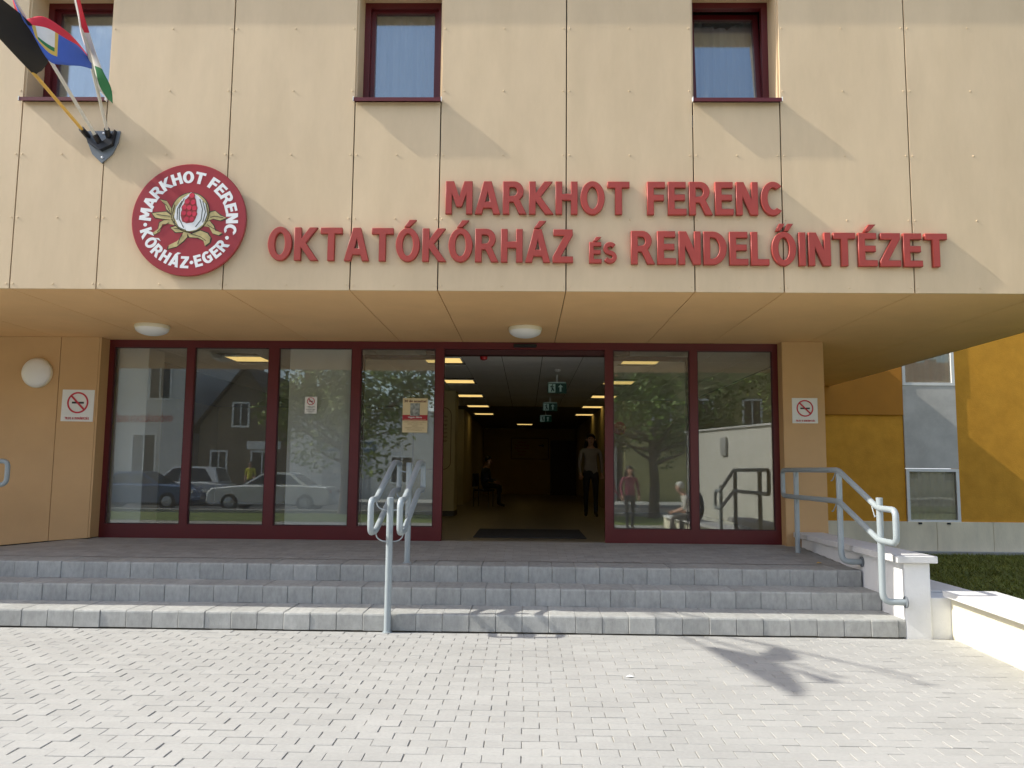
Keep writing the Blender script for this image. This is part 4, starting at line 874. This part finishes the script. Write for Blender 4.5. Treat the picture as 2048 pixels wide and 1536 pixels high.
# ================================================================== ACROSS THE STREET (mirrored in the glazing)
def house(name, label, x0, x1, y0, y1, h, wall, roof=None, ridge='x', rh=2.5, wins_=(), base=.1, ov=.35):
    """house whose street side faces +Y (towards the hospital) at y1"""
    t = thing(name, label, 'building')
    q = MB(); q.box(x0, x1, y0, y1, base-.3, h); 
    if roof and ridge == 'y': q.prism([(x0, h), (x1, h), ((x0+x1)/2, h+rh)], 1, y0, y1)
    q.build('wall', wall, t)
    if roof:
        q = MB()
        if ridge == 'y':
            c = (x0+x1)/2; th = .16
            q.prism([(x0-ov, h-ov*rh/(c-x0)), (c, h+rh), (c, h+rh+th), (x0-ov, h-ov*rh/(c-x0)+th)], 1, y0-.2, y1+ov); q.prism([(x1+ov, h-ov*rh/(c-x0)), (c, h+rh), (c, h+rh+th), (x1+ov, h-ov*rh/(c-x0)+th)], 1, y0-.2, y1+ov)
        else:
            c = (y0+y1)/2; th = .16
            for ye, sg in ((y0, -1), (y1, 1)): q.prism([(ye+sg*ov, h-.1), (c, h+rh), (c, h+rh+th), (ye+sg*ov, h-.1+th)], 0, x0-.2, x1+.2)
        r_o = q.build('roof', roof, t)
        q = MB(); q.box((x0+x1)/2+1.0, (x0+x1)/2+1.6, y0+1, y0+1.6, h, h+rh+.8); q.build('chimney', 'roof_red', r_o)
    for (a, b_, z0, z1) in wins_:
        q = MB(); q.box(a-.09, b_+.09, y1, y1+.06, z0-.09, z0); q.box(a-.09, b_+.09, y1, y1+.06, z1, z1+.09); q.box(a-.09, a, y1, y1+.06, z0, z1); q.box(b_, b_+.09, y1, y1+.06, z0, z1); q.box((a+b_)/2-.03, (a+b_)/2+.03, y1+.012, y1+.04, z0, z1)
        wo_ = q.build('window', 'white_frame', t); q = MB(); q.box(a, b_, y1, y1+.01, z0, z1); q.build('pane', 'win_dark', wo_)
    return t
YB = -18.0
A_ = house('white_house', 'white two storey house with red lettering, mirrored in the leftmost pane', -24.5, -16.6, -28, YB, 7.6, 'facade_white', 'roof_red', 'x', 2.4, [(-23.4, -22.3, 1.3, 3.1), (-21.6, -20.5, 1.3, 3.1), (-19.4, -18.3, 1.3, 3.1), (-23.4, -22.4, 4.9, 6.5), (-21.5, -20.5, 4.9, 6.5), (-18.7, -17.7, 4.9, 6.4)])
def street_text(txt, h_, m_, par, x, z, width, y=YB+.02):
    o = print_text(txt, h_, m_, par, x, y, z, width, bold=h_*.02); o.rotation_euler = (0, 0, math.pi); o.location = (x, y, z); return o
street_text('GYÓGYÁSZATI SEGÉDESZKÖZ', .30, 'text_red', A_, -19.6, 3.75, 4.2)
B_ = house('gabled_house', 'dark gabled shop house with black roof, mirrored in the second pane', -16.3, -11.8, -27, YB-.4, 3.6, 'brick_brown', 'roof_dark', 'y', 2.9, [(-13.6, -12.6, .2, 2.3), (-15.6, -14.9, 1.2, 2.3), (-14.6, -13.9, 3.6, 4.7)])
q = MB(); q.box(-13.9, -12.2, YB-.4, YB-.34, 2.45, 2.85); q.build('shop_sign', 'sign_white', B_)
C_ = house('white_garage', 'white flat roofed building with dark blue parking board, mirrored in the third pane', -11.6, -4.6, -27, YB, 4.4, 'facade_white', None, wins_=[(-6.6, -5.6, .9, 2.1)])
q = MB(); q.box(-10.2, -7.4, YB, YB+.08, 2.35, 2.85, .01); q.build('sign_board', 'blue_sign', C_); street_text('PARKOLÓ BEJÁRAT', .24, 'sign_white', C_, -8.8, 2.48, 2.5, YB+.085)
q = MB(); q.box(-9.8, -9.3, YB, YB+.05, 3.2, 4.0, .01); q.build('parking_sign', 'blue_sign', C_); street_text('P', .42, 'sign_white', C_, -9.55, 3.4, .28, YB+.055)
q = MB(); q.box(-10.0, -7.6, YB, YB+.03, .1, 2.3, .005); q.build('garage_door', 'facade_grey', C_)
house('grey_house', 'grey two storey house with red roof, mirrored behind the tree', -4.4, 4.5, -30, YB-1, 6.2, 'facade_grey', 'roof_red', 'x', 2.6, [(-3.4, -2.4, 1.2, 2.8), (-.5, .5, 1.2, 2.8), (2.4, 3.4, 1.2, 2.8), (-3.4, -2.4, 4.0, 5.4), (-.5, .5, 4.0, 5.4), (2.4, 3.4, 4.0, 5.4)])
house('olive_house', 'olive green house with barred windows, mirrored at the top of the rightmost pane', 4.8, 15.5, -28, YB, 7.2, 'facade_olive', 'roof_red', 'x', 2.4, [(8.2, 9.0, 3.7, 5.0), (6.2, 7.0, 3.7, 5.0), (10.6, 11.4, 3.7, 5.0)])
house('long_white_house', 'long white house at the left end of the street', -48, -25, -28, YB-.5, 6.8, 'facade_white', 'roof_red', 'x', 2.6, [(-46+k*2.6, -45+k*2.6, 1.2, 2.9) for k in range(8)]+[(-46+k*2.6, -45+k*2.6, 4.3, 5.8) for k in range(8)])
house('cream_house', 'cream house with red roof at the right end of the street', 16, 40, -28, YB-.5, 6.4, 'cream_render', 'roof_red', 'x', 2.6, [(17.5+k*2.8, 18.6+k*2.8, 1.2, 2.9) for k in range(8)]+[(17.5+k*2.8, 18.6+k*2.8, 4.1, 5.5) for k in range(8)])
t = thing('garden_wall', 'tall plain white wall mirrored in the rightmost pane', 'wall', None, (5.22, -3.3, 0), R(-104.7)); q = MB(); q.box(-8, 0, -.3, .0, -.1, 2.72, .01); q.build('wall', 'facade_white', t); q = MB(); q.box(-8.05, .05, -.36, .06, 2.721, 2.78, .01); q.build('coping', 'coping', t)
q = MB(); q.box(-2.6, -2.3, -.38, -.305, 2.0, 2.5, .01); q.build('meter_box', 'facade_grey', t)

def tree(label, x, y, h, crown_r, zc, leafm, n, seed, squash=.85):
    g = random.Random(seed); t = thing('street_tree', label, 'tree', 'trees along the street', (x, y, -.02)); q = MB()
    q.tube([(0, 0, 0), (.05, .03, zc*.35), (-.03, .06, zc*.75), (.02, 0, zc)], [.20, .16, .13, .09], 10); ends = []
    for k in range(11):
        a = g.uniform(0, 6.28); z0 = zc*g.uniform(.55, 1.0); l = crown_r*g.uniform(.55, .95); e = Vector((math.cos(a)*l, math.sin(a)*l, z0+crown_r*g.uniform(.1, .9)))
        q.tube([(0, 0, z0), (e.x*.45, e.y*.45, z0+(e.z-z0)*.35), tuple(e)], [.07, .045, .015], 6); ends.append(e)
    q.build('trunk', 'bark', t, smooth=True)
    c = MB(); clumps = [(Vector((g.gauss(0, crown_r*.48), g.gauss(0, crown_r*.48), zc+crown_r*.55+g.gauss(0, crown_r*.42*squash))), crown_r*g.uniform(.22, .42)) for _ in range(26)] + [(e, crown_r*.3) for e in ends]
    for i in range(n):
        cc, cr_ = clumps[g.randrange(len(clumps))]; d = Vector((g.gauss(0, 1), g.gauss(0, 1), g.gauss(0, 1))).normalized()*cr_*g.random()**.4; p = cc+d; s = g.uniform(.06, .12)
        u = Vector((g.gauss(0, 1), g.gauss(0, 1), g.gauss(0, .6))).normalized(); v = u.cross(Vector((g.gauss(0, 1), g.gauss(0, 1), g.gauss(0, 1)))).normalized()
        c.add([p-u*s, p+v*s*.5, p+u*s, p-v*s*.5], [(0, 1, 2, 3)])
    c.build('crown', leafm, t)
tree('leafy green tree mirrored in the third and fourth panes', -6.2, -7.4+1.6, 7, 2.6, 2.7, 'leaf_light', 9000, 11)
tree('dark leafy tree mirrored in the sixth pane', 4.2, -5.2, 7, 2.5, 3.0, 'leaf', 9000, 23)
tree('tall dark tree between the two mirrored trees', -1.6, -5.6, 8, 2.6, 3.2, 'leaf', 7000, 31)
tree('loose green tree at the right end of the verge', 10.5, -6.6+1.2, 8, 2.6, 3.0, 'leaf_light', 6000, 41)

def car(label, x, y, rz, paint, l=4.3, h=1.42, hatch=False):
    t = thing('parked_car', label, 'car', 'cars parked across the street', (x, y, -.02), rz); hw = .84; L2 = l/2
    low = [(-L2, .35), (-L2+.02, .62), (-L2+.18, .82), (-L2*.48, .92), (L2*.55, .94), (L2-.12, .88), (L2, .66), (L2, .35), (L2-.1, .22), (-L2+.1, .22)]
    q = MB(); n = len(low)
    def ring(yv, ins): return [(px_*(1-ins*.02), yv, .58+(pz_-.58)*(1-ins*.12)) for px_, pz_ in low]
    rings = [ring(-hw, 1), ring(-hw+.06, 0), ring(hw-.06, 0), ring(hw, 1)]; q.add([p for r_ in rings for p in r_], [tuple(range(n)), tuple(3*n+i for i in range(n))[::-1]]+[(k*n+i, k*n+(i+1) % n, (k+1)*n+(i+1) % n, (k+1)*n+i) for k in range(3) for i in range(n)]); body = q.build('body', paint, t, smooth=True)
    tail = L2*.86 if hatch else L2*.62
    cab = [(-L2*.46, .91), (-L2*.10, h-.03), (L2*.05, h), (L2*.30, h-.01), (tail*.88 if hatch else L2*.36, h-.06), (tail, .93)]; n = len(cab)
    q = MB(); top = .60
    def yy_(z): return hw-.05-(z-.9)*.36
    q.add([(cx, -yy_(cz), cz) for cx, cz in cab]+[(cx, yy_(cz), cz) for cx, cz in cab], [tuple(range(n)), tuple(range(n, 2*n))[::-1]]+[(i, (i+1) % n, n+(i+1) % n, n+i) for i in range(n)]); q.build('cabin', paint, t)
    for s in (-1, 1):
        def gp_(cx, cz): return (cx, s*(yy_(cz)+.004), cz)
        w1 = [(-L2*.36, .96), (-L2*.09, h-.09), (L2*.07, h-.07), (L2*.07, .96)]; w2 = [(L2*.10, .96), (L2*.10, h-.07), (L2*.32 if not hatch else L2*.55, h-.10), (tail-.22, .96)]
        for wv_ in (w1, w2): q = MB(); q.add([gp_(*p) for p in wv_]+[(p[0], s*(yy_(p[1])-.02), p[1]) for p in wv_], [(0, 1, 2, 3), (4, 5, 6, 7), (0, 1, 5, 4), (1, 2, 6, 5), (2, 3, 7, 6), (3, 0, 4, 7)]); q.build('side_window', 'win_dark', t)
    for (a, b_) in (((-L2*.44, .95), (-L2*.12, h-.05)), ((tail-.02, .97), ((tail*.88+.02) if hatch else L2*.37+.02, h-.09))):
        sg = -1 if a[0] < 0 else 1
        q = MB(); q.add([(a[0]+sg*.008, -yy_(a[1])+.08, a[1]), (a[0]+sg*.008, yy_(a[1])-.08, a[1]), (b_[0]+sg*.008, yy_(b_[1])-.08, b_[1]), (b_[0]+sg*.008, -yy_(b_[1])+.08, b_[1])]+[(a[0]-sg*.02, -yy_(a[1])+.08, a[1]), (a[0]-sg*.02, yy_(a[1])-.08, a[1]), (b_[0]-sg*.02, yy_(b_[1])-.08, b_[1]), (b_[0]-sg*.02, -yy_(b_[1])+.08, b_[1])], [(0, 1, 2, 3), (4, 5, 6, 7), (0, 1, 5, 4), (1, 2, 6, 5), (2, 3, 7, 6), (3, 0, 4, 7)]); q.build('windscreen', 'win_dark', t)
    for wx_ in (-L2*.62, L2*.60):
        for s in (-1, 1):
            q = MB(); q.lathe([(.20, -.09), (.30, -.09), (.315, -.05), (.315, .05), (.30, .09), (.20, .09)], (wx_, s*(hw-.06), .315), (0, 1, 0), 22); wh = q.build('wheel', 'tyre', t, smooth=True)
            q = MB(); q.lathe([(.19, -.02), (.19, .02), (.05, .035)], (wx_, s*(hw+.02), .315), (0, s, 0), 14); q.build('rim', 'rim', wh)
    for s in (-1, 1):
        q = MB(); q.box(-L2-.005, -L2+.10, s*.62-.16, s*.62+.16, .60, .72, .02); q.build('headlight', 'car_lamp', t); q = MB(); q.box(L2-.08, L2+.006, s*.66-.12, s*.66+.12, .62, .78, .02); q.build('tail_light', 'car_lamp_red', t)
car('white saloon car parked across the street, mirrored in the second and third panes', -9.3, -8.2, 0, 'car_white', 4.5, 1.40)
car('blue saloon car parked across the street, mirrored between the first and second panes', -14.4, -8.6, math.pi, 'car_blue', 4.2, 1.40)
car('silver car parked across the street, mirrored in the leftmost pane', -18.6, -8.0, 0, 'car_silver', 4.4, 1.42)
car('white hatchback on the far side of the street mirrored above the blue car', -14.4, -12.2, 0, 'car_white', 4.1, 1.6, True)
q = MB(); g = random.Random(9)
for i in range(420):
    x = g.uniform(-6, 3.5); y = 7.945-abs(g.gauss(0, .018)); a = g.uniform(0, 3.14); l = g.uniform(.004, .013); z = .002+g.uniform(0, .003); dx, dy = math.cos(a)*l, math.sin(a)*l
    q.add([(x-dx, y-dy*.4, z), (x+dy*.3, y-abs(dx)*.2, z+.002), (x+dx, y+dy*.4, z+.003)], [(0, 1, 2)])
mat('debris', (.16, .12, .06), .9, .3, 30)
o = q.build('dry_debris', 'debris', kind='stuff'); tag(o, 'thin line of dry brown debris along the foot of the steps', 'debris')
# small litter on the landing and plaza
for k, (x, y, z, lab) in enumerate(((3.30, 9.5, zp(3.3, 9.5)+.006, 'dry orange leaf on the landing by the right handrail'), (.78, 6.35, .004, 'tiny pale paper scrap on the sunlit plaza pavers'))):
    q = MB(); q.add([(x-.03, y, z+.002), (x, y-.018, z+.006), (x+.035, y, z+.003), (x, y+.018, z+.012), (x-.03, y, z+.003), (x, y-.018, z+.008), (x+.035, y, z+.005), (x, y+.018, z+.014)], [(0, 1, 2, 3), (4, 5, 6, 7), (0, 1, 5, 4), (1, 2, 6, 5), (2, 3, 7, 6), (3, 0, 4, 7)])
    o = q.build('fallen_leaf' if k == 0 else 'paper_scrap', 'pole_yellow' if k == 0 else 'sign_white'); tag(o, lab, 'litter')
print('tiles', ntile, 'objects', len(sc.objects))
